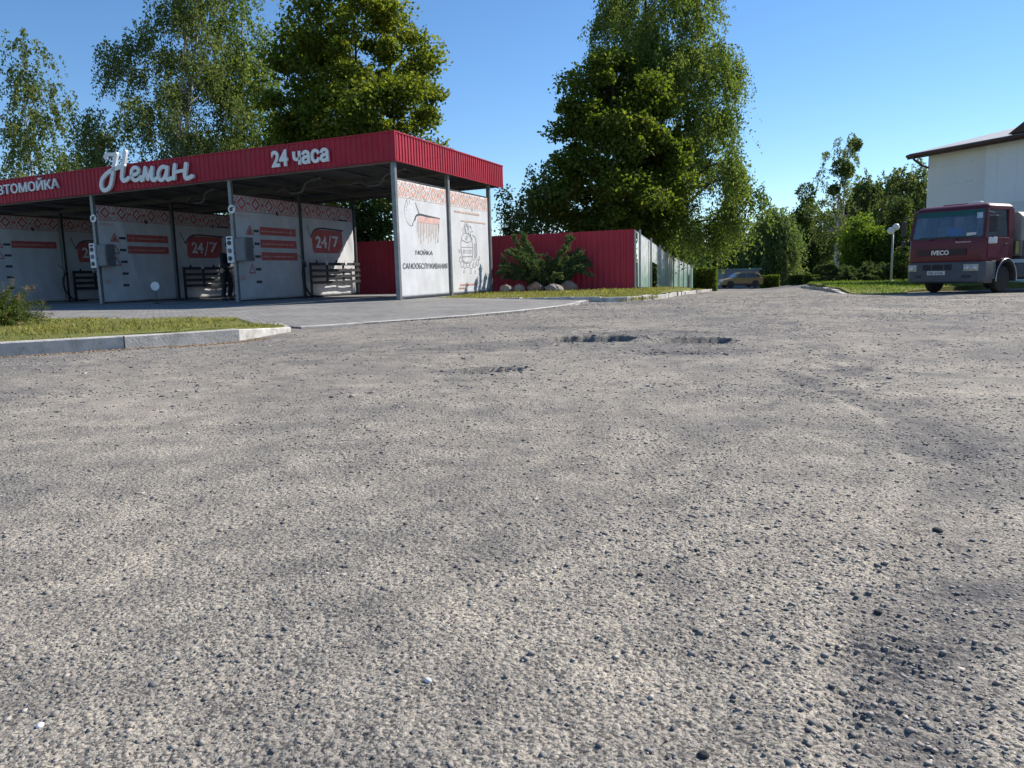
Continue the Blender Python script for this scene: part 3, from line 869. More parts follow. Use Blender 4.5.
# ------------------------------------------------------------------ printed banners
class Banner:
    def __init__(s, label, x, y0, y1, z0, z1, seed, amp=.012, folds=1.0):
        s.y0, s.y1, s.z0, s.z1, s.seed, s.amp, s.folds = y0, y1, z0, z1, seed, amp, folds; s.ny = s.nz = 44
        s.t = thing('banner', label, 'banner', wl(x, y0, z0), BANG, 'printed banners of the car wash')
        ny, nz = s.ny, s.nz; mb = MB()
        s.G = np.array([[s.w0((y1 - y0) * i / ny, (z1 - z0) * j / nz) for i in range(ny + 1)] for j in range(nz + 1)])
        for j in range(nz + 1):
            for i in range(ny + 1):
                y = (y1 - y0) * i / ny; z = (z1 - z0) * j / nz
                mb.v.append((s.w(y, z), y, z))
        for j in range(nz):
            for i in range(ny):
                a = j * (ny + 1) + i; mb.f.append((a, a + 1, a + ny + 2, a + ny + 1))
        o = mb.build('cloth', M['banner'], s.t, smooth=True)
        md = o.modifiers.new('t', 'SOLIDIFY'); md.thickness = .003; md.offset = 0
        for z in (-.015, z1 - z0 + .012): MB().bar((0, -.03, z), (0, y1 - y0 + .03, z), .03, .03).build('rail', M['darksteel'], s.t)
        s.n = 0
    def w(s, y, z):
        u = min(max(y / (s.y1 - s.y0), 0), .9999) * s.ny; v = min(max(z / (s.z1 - s.z0), 0), .9999) * s.nz
        i, j = int(u), int(v); a, b = u - i, v - j
        return float(s.G[j, i] * (1 - a) * (1 - b) + s.G[j, i + 1] * a * (1 - b) + s.G[j + 1, i] * (1 - a) * b + s.G[j + 1, i + 1] * a * b)
    def w0(s, y, z):
        """how the cloth bellies and creases"""
        yy, zz = y + s.seed * 3.7, z
        edge = min(1, max(0, min(y, s.y1 - s.y0 - y) / .3))
        c = float(fbm(yy * 4.5 + zz * .9 * s.folds, zz * .5 + s.seed, s.seed, 2))
        d = float(fbm(yy * 1.1 - zz * 1.3, zz * .8, s.seed + 5, 2))
        return s.amp * (1.3 * c * (.5 + .5 * edge) + 1.5 * d * edge)
    def put(s, name, mb2, mat):
        """lay a flat print (y,z) on the cloth"""
        s.n += 1; lift = (.0090 if name == 'lettering' else .0048) + .0005 * s.n
        mb = MB(); mb.v = [(s.w(p[0], p[1]) + lift, p[0], p[1]) for p in mb2.v]; mb.f = mb2.f
        return mb.build(name, mat, s.t)
def rect2(mb, y0, z0, y1, z1, st=.1, slant=0.0):
    n = max(1, math.ceil((y1 - y0) / st)); m = max(1, math.ceil((z1 - z0) / st)); b = len(mb.v)
    for j in range(m + 1):
        for i in range(n + 1):
            mb.v.append((y0 + (y1 - y0) * i / n + slant * j / m, z0 + (z1 - z0) * j / m))
    for j in range(m):
        for i in range(n): a = b + j * (n + 1) + i; mb.f.append((a, a + 1, a + n + 2, a + n + 1))
def line2(mb, pts, w, closed=False):
    P = [Vector(p) for p in pts]
    if closed: P.append(P[0])
    for a, b in zip(P, P[1:]):
        d = b - a
        if d.length < 1e-6: continue
        k = max(1, math.ceil(d.length / .1)); n = Vector((-d.y, d.x)).normalized() * w / 2; base = len(mb.v)
        d_ = d.normalized() * w * .3
        for i in range(k + 1):
            q = a + d * i / k
            if i == 0: q = q - d_
            if i == k: q = q + d_
            mb.v += [tuple(q + n), tuple(q - n)]
        mb.f += [(base + 2 * i, base + 2 * i + 1, base + 2 * i + 3, base + 2 * i + 2) for i in range(k)]
def arc2(cx, cz, rx, rz_, a0, a1, n=14):
    return [(cx + rx * math.cos(math.radians(a)), cz + rz_ * math.sin(math.radians(a))) for a in np.linspace(a0, a1, n)]
def text2(mb, s, y0, y1, z0, z1, off=0.0):
    L = text_letters(s, off, 0.0, 2); f = fit(L, y0, y1, z0, z1)
    for V, F in L: mb.add([f(p[0], p[1]) for p in V], F)
def tiny(mb, y, z, w, h, seed, lines=1):
    """small print too fine to read: words as broken dashes"""
    r = random.Random(seed)
    for i in range(lines):
        x = y
        while x < y + w:
            q = r.uniform(.03, .10); rect2(mb, x, z - i * h * 1.8, min(x + q, y + w), z - i * h * 1.8 + h); x += q + .025
def ornament(b, mat, mat2, cell=.042, fade=0.0):
    W_ = b.y1 - b.y0; H = b.z1 - b.z0; rows = 9; nc = int(W_ / cell); top = H - .03
    mb = MB(); r = random.Random(b.seed)
    for j in range(rows):
        run = None
        for i in range(nc + 1):
            dx = (i % 14) - 7; dy = j - 4; m = abs(dx) + abs(dy)
            on = i < nc and (m in (3, 4, 7) or m == 0 or (abs(dx) == 7 and abs(dy) in (0, 3)) or (abs(dx) == 5 and abs(dy) == 4) or (abs(dx) >= 6 and dy == 0)) and r.random() > fade
            if on and run is None: run = i
            if not on and run is not None:
                rect2(mb, run * cell, top - (j + 1) * cell, i * cell, top - j * cell); run = None
    b.put('ornament_band', mb, mat)
    mb = MB()
    rect2(mb, .02, top - (rows + .9) * cell, W_ - .02, top - (rows + .45) * cell); rect2(mb, .02, top + .3 * cell, W_ - .02, top + .6 * cell)
    b.put('ornament_border', mb, mat2)
ZB, ZT = .05, 3.02
H1 = DEP / 2
# the two sunlit outer banners
b = Banner('sunlit white banner lettered МОЙКА САМООБСЛУЖИВАНИЯ beside the front corner post', .0, .09, H1 - .07, ZB, ZT, 1, .006)
ornament(b, M['print_orange'], M['print_faint'], fade=.05)
mb = MB(); text2(mb, 'МОЙКА', .88, 1.90, 1.10, 1.25, .006); text2(mb, 'САМООБСЛУЖИВАНИЯ', .16, 2.80, .73, .88, .006); b.put('lettering', mb, M['print_dark'])
mb = MB(); line2(mb, spline([(.92, 2.0), (1.02, 2.12), (1.25, 2.16), (1.7, 2.14), (2.2, 2.12), (2.42, 2.11)], 5), .05); line2(mb, [(2.40, 2.12), (2.34, 1.85), (2.24, 1.45)], .025)
line2(mb, spline([(1.18, 2.18), (1.06, 2.35), (1.0, 2.45)], 4), .022); line2(mb, spline([(.9, 2.02), (.8, 1.9), (.74, 1.84)], 4), .02); b.put('car_outline', mb, M['print_dark'])
mb = MB(); rect2(mb, 1.08, 1.95, 2.38, 2.11, slant=.03); b.put('car_print', mb, M['print_pink'])
mb = MB()
for i in range(15): line2(mb, [(1.06 + i * .09, 1.94), (1.04 + i * .088, 1.94 - (.25 + .35 * ((i * 7) % 5) / 5))], .022)
b.put('drip_print', mb, M['print_faint'])
mb = MB()
for a, l in ((100, .3), (125, .36), (150, .28), (70, .2), (170, .22)): 
    q = math.radians(a); line2(mb, [(.72 + .25 * math.cos(q), 2.2 + .2 * math.sin(q)), (.72 + l * math.cos(q), 2.2 + l * math.sin(q))], .015)
line2(mb, arc2(.72, 2.2, .34, .36, 60, 290), .012); b.put('spray_print', mb, M['print_grey'])
mb = MB(); rect2(mb, 1.55, 2.52, 1.60, 2.60); b.put('mark', mb, M['print_grey'])
b = Banner('sunlit white banner with a black line drawing of a foamy car', .0, H1 + .07, DEP - .09, ZB, ZT, 2, .006)
ornament(b, M['print_orange'], M['print_faint'], fade=.05)
mb = MB(); tiny(mb, .35, 2.36, 1.9, .06, 4); tiny(mb, .8, 2.12, 1.9, .05, 5); b.put('lettering', mb, M['print_faint'])
mb = MB(); tiny(mb, .6, .22, 1.2, .05, 6); tiny(mb, .5, .12, .5, .05, 7); b.put('lettering', mb, M['print_orange'])
mb = MB(); rect2(mb, 1.62, 2.46, 1.68, 2.58); b.put('mark', mb, M['print_grey'])
mb = MB()                                            # an upright cartoon-style car seen from the front, in foam (generic drawing)
K = .026
line2(mb, spline([(.86, .95), (.76, 1.2), (.74, 1.45), (.82, 1.66), (1.0, 1.78), (1.25, 1.78), (1.5, 1.66), (1.6, 1.45), (1.6, 1.2), (1.52, .98)], 6), K)
line2(mb, spline([(.86, .95), (1.1, .90), (1.3, .90), (1.52, .98)], 4), K)
for i, (cy, cz, r) in enumerate(((1.02, 1.84, .11), (1.2, 1.92, .14), (1.42, 1.88, .13), (1.58, 1.76, .11), (1.3, 2.05, .09), (1.1, 2.02, .07))): line2(mb, arc2(cy, cz, r, r, -30 + 25 * i, 210 + 25 * i, 10), .022)
line2(mb, spline([(1.6, 1.75), (1.85, 1.66), (1.92, 1.4), (1.88, 1.1), (1.6, .98)], 5), K)
line2(mb, spline([(.80, 1.58), (1.1, 1.52), (1.4, 1.54), (1.6, 1.62)], 4), .02); line2(mb, [(.80, 1.08), (1.58, 1.10)], .024); line2(mb, [(1.06, 1.20), (1.32, 1.205)], .014); line2(mb, [(1.06, 1.26), (1.32, 1.265)], .014); line2(mb, [(.79, 1.36), (1.58, 1.38)], .016)
for cy in (.95, 1.43): line2(mb, arc2(cy, 1.24, .06, .05, 0, 360, 13), .02)
for i in range(4): line2(mb, [(1.7 + i * .05, 1.05), (1.72 + i * .045, 1.5)], .014)
line2(mb, [(1.08, 1.6), (1.2, 1.72)], .03); line2(mb, [(1.14, 1.58), (1.24, 1.68)], .03)
for i, (cy, cz, r) in enumerate(((.66, 1.0, .08), (.78, .86, .1), (.98, .82, .09), (1.2, .85, .1), (1.45, .82, .11), (1.7, .84, .09), (1.94, .92, .1), (.62, 1.25, .05), (2.08, 1.05, .06), (.9, .64, .04), (1.4, .62, .05), (1.75, .62, .04))):
    line2(mb, arc2(cy, cz, r, r, 20 * i, 20 * i + 300, 10), .018)
b.put('line_drawing', mb, M['print_grey'])
# partitions inside: a menu banner in front, an opening-hours banner behind
words = ['right-hand', 'middle', 'left-hand']
LABF = ['menu banner with three red bars on the partition right of the standing person',
        'creased menu banner with two red bars behind the thin white disc stand',
        'dark shaded menu banner with one red bar at the left edge, by the bush']
LABB = ['banner with red 24/7 block, half in a wedge of sunlight',
        'shaded banner with red 24/7 block behind the dark standing person',
        'narrow shaded banner between the leftmost posts, beyond the first mat rack']
for k in (1, 2, 3):
    x = -k * BAYW
    zt = ZT - .08
    b = Banner(LABF[k - 1], x, .09, H1 - .07, ZB, zt, 10 + k, .022, 1.6)
    ornament(b, M['print_red'], M['print_red'], fade=.03)
    bars = MB(); tg = MB(); ic = MB(); fine = MB()
    nb = {1: 3, 2: 2, 3: 1}[k]
    for i in range(5):
        z = 1.93 - i * .36
        if i < nb: rect2(bars, 1.02, z - .10, 2.72, z + .13)
        rect2(tg, .74, z - .035, .98, z + .04)
        if i < nb + 1:
            line2(ic, [(.44, z - .1), (.72, z - .1), (.58, z + .14)], .03, True)
            if i < nb - 1: ic.add([(.50, z - .08), (.66, z - .08), (.58, z + .08)], [(0, 1, 2)])
    b.put('price_bar', bars, M['print_red']); b.put('menu_tag', tg, M['print_dark']); b.put('menu_icon', ic, M['print_red'])
    for i in range(nb): tiny(fine, 1.10, 1.93 - i * .36 - .01, 1.45, .035, k * 10 + i)
    b.put('fine_print', fine, M['print_pink'])
    mb = MB(); text2(mb, 'НЕМАН', 2.02, 2.66, 2.42, 2.50, .0); b.put('lettering', mb, M['print_pink'])
    mb = MB(); mb.add([(1.78, 2.46), (1.86, 2.40), (1.92, 2.44), (1.88, 2.53), (1.80, 2.54)], [(0, 1, 2, 3, 4)]); b.put('logo', mb, M['print_dark'])
    mb = MB(); rect2(mb, .10, 2.42, .42, 2.52); tiny(mb, .08, 2.30, .5, .06, k, 1); rect2(mb, .06, .55, .26, .68); b.put('notice', mb, M['print_pink'])
    b = Banner(LABB[k - 1], x, H1 + .07, DEP - .09, ZB, zt, 20 + k, .024, 2.4)
    ornament(b, M['print_red'], M['print_red'], fade=.03)
    mb = MB()
    zc = 1.72
    for j in range(16):
        f0, f1 = j / 16, (j + 1) / 16; fm = (f0 + f1) / 2
        cl = .22 * max(0, (fm - .6) / .4) ** 2 + .06 * max(0, (.15 - fm) / .15); cr_ = .30 * max(0, (.45 - fm) / .45) ** 2
        rect2(mb, .50 + cl, zc - .36 + .74 * f0, 2.22 - cr_, zc - .36 + .74 * f1, .06)
    b.put('red_block', mb, M['print_red'])
    mb = MB(); text2(mb, '24', .70, 1.26, zc - .20, zc + .18, .03); text2(mb, '7', 1.60, 1.96, zc - .16, zc + .2, .03); line2(mb, [(1.34, zc - .26), (1.52, zc + .2)], .05); b.put('lettering', mb, M['letter'])
    mb = MB(); line2(mb, spline([(.44, zc + .12), (.6, zc + .32), (.9, zc + .42), (1.5, zc + .42), (2.3, zc + .40)], 5), .05); line2(mb, spline([(.42, zc + .15), (.3, zc + .4), (.26, zc + .5)], 4), .03)
    b.put('car_outline', mb, M['print_dark'])
    mb = MB(); rect2(mb, 1.75, 2.42, 1.82, 2.53); rect2(mb, 2.0, 2.44, 2.6, 2.49); b.put('logo', mb, M['print_dark'])
    # rack for floor mats standing in front of the banner
    r_ = thing('mat_rack', ['sunlit dark mat rack of four rails in front of the red 24/7 banner', 'dark mat rack of four rails behind the standing person', 'dark mat rack of four rails between the two leftmost posts'][k - 1], 'rack', wl(x + .19, H1 + .12, 0), BANG, 'floor mat racks')
    for z in (.47, .66, .85, 1.05): MB().box(-.02, 0, z - .045, .02, 2.86, z + .045).build('rail', M['darksteel'], r_)
    for y in (.06, .95, 1.9, 2.8): MB().box(-.055, y - .045, 0.0 if y in (.06, 2.8) else .40, -.022, y + .045, 1.10).build('upright', M['darksteel'], r_)
    for q in range(5):
        y = .3 + q * .55
        mb = MB(); mb.box(.022, y - .05, 1.03, .05, y + .05, 1.10); mb.box(.022, y - .03, 1.10, .04, y + .03, 1.17); mb.build('clip', M['white'] if q % 2 else M['black'], r_)

# ------------------------------------------------------------------ control posts, discs, hoses
for k, lab, lab2 in ((1, 'grey control cabinet with white dial panel on the post beside the person', 'round white sign high on the post above the person'),
                     (2, 'grey control cabinet with white dial panel left of the white disc stand', 'round white sign high on the left post under the script sign')):
    x = -k * BAYW
    c = thing('control_cabinet', lab, 'control box', wl(x, 0, 1.10), BANG, 'wash control cabinets')
    MB().box(.085, -.10, .02, .46, .22, .66).build('cabinet', M['greybox'], c, bevel=.015)
    MB().box(.12, -.116, .06, .43, -.101, .62).build('door', pm('cabinet_door', (.15, .155, .165), .5, .1, var=.1), c, bevel=.004)
    MB().box(-.16, -.14, -.02, .055, -.06, .70).build('panel', M['white'], c, bevel=.012)
    for z in (.10, .31, .52):
        MB().lathe([(.0, 0), (.062, 0), (.062, -.02), (.045, -.03), (.0, -.03)], 18, (-.052, -.141, z), 'Y').build('dial', M['darksteel'] if z != .31 else M['greybox'], c, smooth=False)
    MB().box(-.12, -.146, .61, .015, -.139, .66).build('display', M['black'], c)
    MB().box(.055, -.09, .2, .085, -.058, .28).build('bracket', M['darksteel'], c)
    s = thing('round_sign', lab2, 'sign', wl(x + .08, -.09, 2.52), BANG, 'round post signs')
    MB().lathe([(.0, 0), (.115, 0), (.115, -.02), (.0, -.02)], 28, (0, 0, 0), 'Y').build('disc', M['white'], s)
    mb = MB(); mb.lathe([(.0, 0), (.055, 0), (.055, -.004), (.0, -.004)], 20, (-.01, -.021, -.005), 'Y'); mb.box(-.02, -.0265, .03, .075, -.0215, .06)
    mb.build('symbol', M['print_dark'], s)
    MB().box(-.02, .0, -.03, .05, .035, .03).build('bracket', M['darksteel'], s)
for k, lab in ((1, 'black wash hose and lance hanging at the middle post by the sunlit banner'), (3, 'black wash hose and lance hanging at the leftmost middle post')):
    x = -k * BAYW; h = thing('wash_hose', lab, 'hose', wl(x + .12, H1 - .1, 0), BANG, 'wash hoses')
    MB().tube(spline([(0, 0, 1.05), (.05, -.18, .80), (.10, -.2, .45), (.12, .05, .12), (.16, .35, .04), (.2, .6, .035)], 6), .028, 8).build('hose', M['hose'], h, smooth=True)
    MB().tube([(.02, .02, 1.05), (.05, -.32, 1.32)], .016, 6).build('lance', M['steel'], h)
    MB().tube([(.0, .06, .98), (.02, .0, 1.12)], .03, 6).build('grip', M['black'], h)
pw = gp(157, 303.5, PADZ)
d = thing('disc_stand', 'white oval disc on a thin dark stand before the creased banner', 'stand', (pw.x, pw.y, PADZ), BANG + .35)
MB().lathe([(0, 0), (.125, 0), (.125, -.018), (0, -.018)], 28, (0, -.01, .50), 'Y').build('disc', M['white'], d)
MB().tube([(0, 0, .02), (0, 0, .40)], .011, 6).build('pole', M['darksteel'], d)
MB().lathe([(0, 0), (.10, 0), (.10, .012), (.03, .024), (0, .024)], 20).build('foot', M['darksteel'], d)
# ------------------------------------------------------------------ red fence and screened mesh fence
def fence_line(p, q): 
    p, q = Vector(p), Vector(q); d = (q - p); L = d.length
    return p, q, L, math.atan2(d.y, d.x)
rf = thing('red_fence', 'tall dark red corrugated metal fence behind the juniper', 'fence', (FB[0][0], FB[0][1], 0))
for (p, q), h0, h1, z0 in ((FA, 1.96, 1.93, .03), (FB, 1.93, 1.97, .03)):
    P, Q, L, a = fence_line(p, q); zr = lambda t: z0
    mb = corr(0, L, 0, 1, .19, .024, lambda s, d, z: (P.x - FB[0][0] + math.cos(a) * s + math.sin(a) * d, P.y - FB[0][1] + math.sin(a) * s - math.cos(a) * d, z0 + .05 + z * (h0 + (h1 - h0) * s / L)))
    sheet('panel', mb, M['redfence'], rf)
    for zz in (.5, 1.75):
        MB().bar((P.x - FB[0][0] - math.sin(a) * .04, P.y - FB[0][1] + math.cos(a) * .04, zz), (Q.x - FB[0][0] - math.sin(a) * .04, Q.y - FB[0][1] + math.cos(a) * .04, zz), .04, .06).build('rail', M['darksteel'], rf)
    mb = MB(); mb.bar((P.x - FB[0][0], P.y - FB[0][1], z0 - .10), (Q.x - FB[0][0], Q.y - FB[0][1], z0 - .10), .10, .28); mb.build('plinth', M['concrete'], rf)
    for i in range(int(L / 2.5) + 1):
        s = min(i * 2.5 + .1, L - .05)
        x, y = P.x - FB[0][0] + math.cos(a) * s - math.sin(a) * .10, P.y - FB[0][1] + math.sin(a) * s + math.cos(a) * .10
        MB().box(x - .03, y - .03, -.6, x + .03, y + .03, 2.05).build('post', M['darksteel'], rf)
MB().box(4.17 - FB[0][0] - .03, 26.0 - FB[0][1] - .035, -.05, 4.17 - FB[0][0] + .03, 26.0 - FB[0][1] + .035, 2.02).build('end_post', pm('pale_post', (.5, .5, .5), .5, .3), rf)

def m_screen():
    k = N('fence_screen'); co = k.coord()
    sx_ = k.n('SeparateXYZ'); k.l(co, sx_.inputs[0])
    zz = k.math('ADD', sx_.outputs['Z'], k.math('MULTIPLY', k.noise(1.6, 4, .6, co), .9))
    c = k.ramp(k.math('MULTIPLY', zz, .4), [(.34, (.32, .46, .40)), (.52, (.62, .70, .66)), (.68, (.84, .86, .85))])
    c = k.mix(1., c, k.ramp(k.noise(3.5, 4, .6, co), [(.3, (.7, .74, .72)), (.7, (1.12, 1.1, 1.1))]), 'MULTIPLY')
    b = k.bsdf(c, .38, 0, .5)
    tr = k.n('BsdfTranslucent'); k.l(c, tr.inputs['Color'])
    ms = k.n('MixShader', i_0=.4) if False else k.n('MixShader'); ms.inputs[0].default_value = .22
    k.l(b.outputs[0], ms.inputs[1]); k.l(tr.outputs[0], ms.inputs[2]); k.l(ms.outputs[0], k.out.inputs['Surface'])
    return k.m
M['screen'] = m_screen()
M['galv'] = pm('galvanised_post', (.34, .37, .36), .5, .2, var=.15)
mf = thing('screened_fence', 'pale green screened mesh fence running along the road away from the red fence', 'fence', (GL0.x, GL0.y, 0))
def fp(s): return Vector((GL0.x + GDIR.x * s, GL0.y + GDIR.y * s))
SP = 3.05; NP = 9
def ftop(s): q = fp(s); return gz(q.x, q.y) + .22 * (1 - min(1, s / 12)) + 1.88 - .22 * min(1, s / 20)
def fbot(s): q = fp(s); return gz(q.x, q.y) + .10 + .16 * (1 - min(1, s / 12))
for i in range(NP + 1):
    q = fp(i * SP) - GL0
    q = q + Vector((GDIR.y, -GDIR.x)).normalized() * .13
    MB().tube([(q.x, q.y, fbot(i * SP) - .4), (q.x, q.y, ftop(i * SP) + .06)], .035, 8).build('post', M['galv'], mf)
nrm = Vector((GDIR.y, -GDIR.x)).normalized()
for i in range(NP):
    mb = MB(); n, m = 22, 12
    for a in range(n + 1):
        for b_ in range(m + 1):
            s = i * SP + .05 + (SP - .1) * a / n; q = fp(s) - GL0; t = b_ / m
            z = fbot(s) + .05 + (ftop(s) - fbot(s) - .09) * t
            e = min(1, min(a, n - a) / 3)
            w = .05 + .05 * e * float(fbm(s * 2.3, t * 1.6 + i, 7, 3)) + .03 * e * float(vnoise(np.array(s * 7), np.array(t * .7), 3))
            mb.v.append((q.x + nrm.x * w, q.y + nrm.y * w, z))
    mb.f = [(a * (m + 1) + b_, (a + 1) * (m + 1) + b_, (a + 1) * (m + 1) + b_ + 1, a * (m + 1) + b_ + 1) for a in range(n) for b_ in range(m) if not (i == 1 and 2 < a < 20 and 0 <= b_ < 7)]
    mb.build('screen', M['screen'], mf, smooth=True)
    a, c = fp(i * SP) - GL0, fp((i + 1) * SP) - GL0
    mb = MB(); mb.bar((a.x, a.y, ftop(i * SP)), (c.x, c.y, ftop((i + 1) * SP)), .045, .045)
    mb.build('top_rail', M['galv'], mf)
# boxes stacked behind the gap in the screen
q0, q1 = fp(3.9) , fp(5.7)
bx_ = thing('slatted_crate', 'dark slatted crate seen through the gap in the pale mesh fence', 'crate', (fp(4.8).x - .7, fp(4.8).y, gz(5, 30) + .12), math.atan2(GDIR.y, GDIR.x))
for z in (.12, .42, .72, 1.0): MB().box(-1.2, -.3, z - .1, 1.2, .3, z + .08).build('slat_board', pm('old_board', (.07, .075, .06), .85, var=.3), bx_)
for x in (-1.15, 1.15): MB().box(x - .04, -.34, 0, x + .04, .34, 1.12).build('corner_post', M['darksteel'], bx_)

# ------------------------------------------------------------------ boulders
M['boulder'] = pm('granite_boulder', (.27, .185, .14), .85, var=.28, vs_=4, bump=.7, bs=30, dirt=.35, dirtcol=(.12, .11, .10))
M['boulder_grey'] = pm('grey_boulder', (.225, .195, .165), .85, var=.28, vs_=4, bump=.7, bs=30, dirt=.3, dirtcol=(.1, .1, .1))
def blob(name, sx, sy, sz, seed, mat, amp=.26):
    bm = bmesh.new(); bmesh.ops.create_icosphere(bm, subdivisions=4, radius=1)
    r = np.random.default_rng(seed); o3 = r.uniform(0, 50, 3)
    for v in bm.verts:
        n = v.co.normalized()
        k = float(fbm(n.x * 1.1 + n.z * .7 + o3[0], n.y * 1.1 - n.z * .6 + o3[1], seed, 3)) * amp * 2 + float(fbm(n.x * 4 + n.z * 3, n.y * 4 + n.z + o3[2], seed + 1, 2)) * amp * .35
        v.co = Vector((n.x * sx, n.y * sy, n.z * sz)) * (1 + k)
        if v.co.z < -.55 * sz: v.co.z = -.55 * sz
    me = bpy.data.meshes.new(name); bm.to_mesh(me); bm.free()
    return link_mesh(name, me, mat, smooth=True)
for x0, x1, h, dy, m, lab in ((500, 512, 7.0, 0, 'boulder_grey', 'leftmost boulder of the row, leaning, beside the white banner'), (508, 516.5, 6.0, .5, 'boulder', 'small brown boulder wedged between two grey ones'),
                              (513.5, 525, 7.4, -.1, 'boulder_grey', 'pale grey upright boulder left of the big pink one'), (528, 544, 9.6, .15, 'boulder', 'largest pinkish boulder under the juniper'),
                              (545.5, 561.5, 7.5, -.2, 'boulder_grey', 'flat brown-grey boulder between the two big pinkish ones'), (560, 577, 9.8, .3, 'boulder', 'pinkish boulder at the right end of the row')):
    Y = 25.0 + dy; c = at((x0 + x1) / 2, 290, Y); k = Y / FPX
    gz_ = gi_z(c.x, Y)
    w, hh = (x1 - x0) * k / 2, h * k
    o = blob('boulder', w * 1.02, w * .85, hh / 1.5, int(x0), M[m]); o.location = (c.x, Y, gz_ + hh * .33)
    o.rotation_euler = (0, random.uniform(-.15, .15), random.uniform(-.4, .4))
    tag(o, lab, 'boulder', 'boulders under the juniper')

# ------------------------------------------------------------------ pale building on the right
Wc = Vector((20.0, 38.0)); wd = Vector((.34, -.94)).normalized()          # wall runs towards us and to the right
WA = math.atan2(wd.y, wd.x); zg = -.7
M['clad_warm'] = pm('warm_grey_cladding', (.72, .72, .725), .6, var=.05, vs_=.6, spec=.3)
M['clad_cool'] = pm('white_cladding', (.80, .815, .85), .55, var=.05, vs_=.6, spec=.3)
M['clad_low'] = pm('low_grey_cladding', (.74, .745, .76), .6, var=.06, vs_=.6, spec=.3)
M['brown'] = pm('brown_metal', (.075, .04, .032), .5, var=.15, spec=.4)
M['roofpale'] = pm('pale_roof_sheet', (.50, .47, .43), .5, .1, var=.1, vs_=.7)
bd = thing('pale_building', 'plain pale two-tone building with brown eaves rising behind the truck', 'building', (Wc.x, Wc.y, zg), WA)
EH = at(923, 155.0, 38.0).z - zg
# local frame: x along the wall towards the camera, y into the building
bx0, bx1, by1 = 0, 26, 14
MB().prism([(0, 0), (by1, 0), (by1, EH), (by1 / 2, EH + 1.4), (0, EH)], 0, 3.05, 'X').build('wall', M['clad_warm'], bd)
mb = MB(); mb.prism([(-.035, 3.85), (by1, 3.85), (by1, EH), (by1 / 2, EH + 1.4), (-.035, EH)], 3.054, bx1, 'X'); mb.build('cladding', M['clad_cool'], bd)
mb = MB(); mb.prism([(-.02, 0), (by1, 0), (by1, 3.846), (-.02, 3.846)], 3.054, bx1, 'X'); mb.build('lower_cladding', M['clad_low'], bd)
mb = MB()                                            # upright standing seams
for i in range(24): mb.box(3.6 + i * .9, -.05, 3.9, 3.62 + i * .9, -.036, EH - .1)
mb.build('cladding_seam', M['clad_cool'], bd)
for z in (5.85, 5.0): MB().bar((.25, -.012, z), (2.4, -.012, z + .02), .03, .075).build('painted_sun_streak', M['white'], bd)  # streaks of sunlight on the wall, laid on as white strips
rl_ = MB()
for s in (1, -1):
    pass
ro = .62
rp = [(-ro, EH - .02), (by1 / 2, EH + 1.62), (by1 + ro, EH - .02), (by1 + ro, EH + .10), (by1 / 2, EH + 1.74), (-ro, EH + .10)]
MB().prism(rp, -.55, bx1 + .5, 'X').build('roof', M['roofpale'], bd)
mb = MB(); mb.box(-.60, -ro - .07, EH - .16, bx1 + .55, -ro - .003, EH + .07); mb.build('fascia_board', M['brown'], bd)
mb = MB(); mb.box(-.58, -ro, EH - .075, bx1 + .5, -.03, EH - .045); mb.build('soffit', M['clad_warm'], bd)
mb = MB(); mb.tube([(-.58, -ro - .12, EH - .02), (bx1, -ro - .12, EH - .02)], .07, 8); mb.build('gutter', M['brown'], bd)
mb = MB(); mb.tube(spline([(-.15, -ro - .12, EH - .08), (-.15, -ro - .1, EH - .22), (-.10, -.2, EH - .50), (.06, .09, EH - .62), (.1, .2, EH - .62)], 5), .05, 8); mb.build('downpipe', M['brown'], bd)
mb = MB(); mb.prism([(4.55, EH + .14), (5.6, EH + .75), (6.65, EH + .14)], -ro - .1, 5, 'Y'); mb.build('gable_dormer', M['brown'], bd)

# ------------------------------------------------------------------ lamp post
def lamp(px, pyt, pyb, Y, lab):
    c = at(px, pyb, Y); h = (pyb - pyt) * Y / FPX
    zb_ = min(c.z, ri_z(c.x, Y)) - .05
    h += c.z - zb_
    t = thing('street_lamp', lab, 'street lamp', (c.x, Y, zb_), 0)
    MB().tube([(0, 0, 0), (0, 0, h - .22)], [.055, .04], 10).build('pole', M['galv'], t, smooth=True)
    MB().lathe([(0, 0), (.10, 0), (.10, .10), (.06, .16), (0, .16)], 16).build('base', M['galv'], t)
    MB().tube(spline([(-.12, 0, h - .34), (0, 0, h - .28), (.12, -.02, h - .2)], 4), .022, 8).build('arm', M['galv'], t)
    wm = pm('lamp_globe', (.78, .76, .72), .3, var=.05)
    for x, z in ((.13, -.02), (-.12, -.2)):
        MB().lathe([(.001, -.17), (.08, -.15), (.14, -.09), (.17, 0), (.14, .09), (.08, .15), (.001, .17)], 18, (x, -.01, h + z)).build('globe', wm, t, smooth=True)
lamp(891, 228, 282, 39.0, 'thin pale lamp post with two white globes on the grass left of the truck')

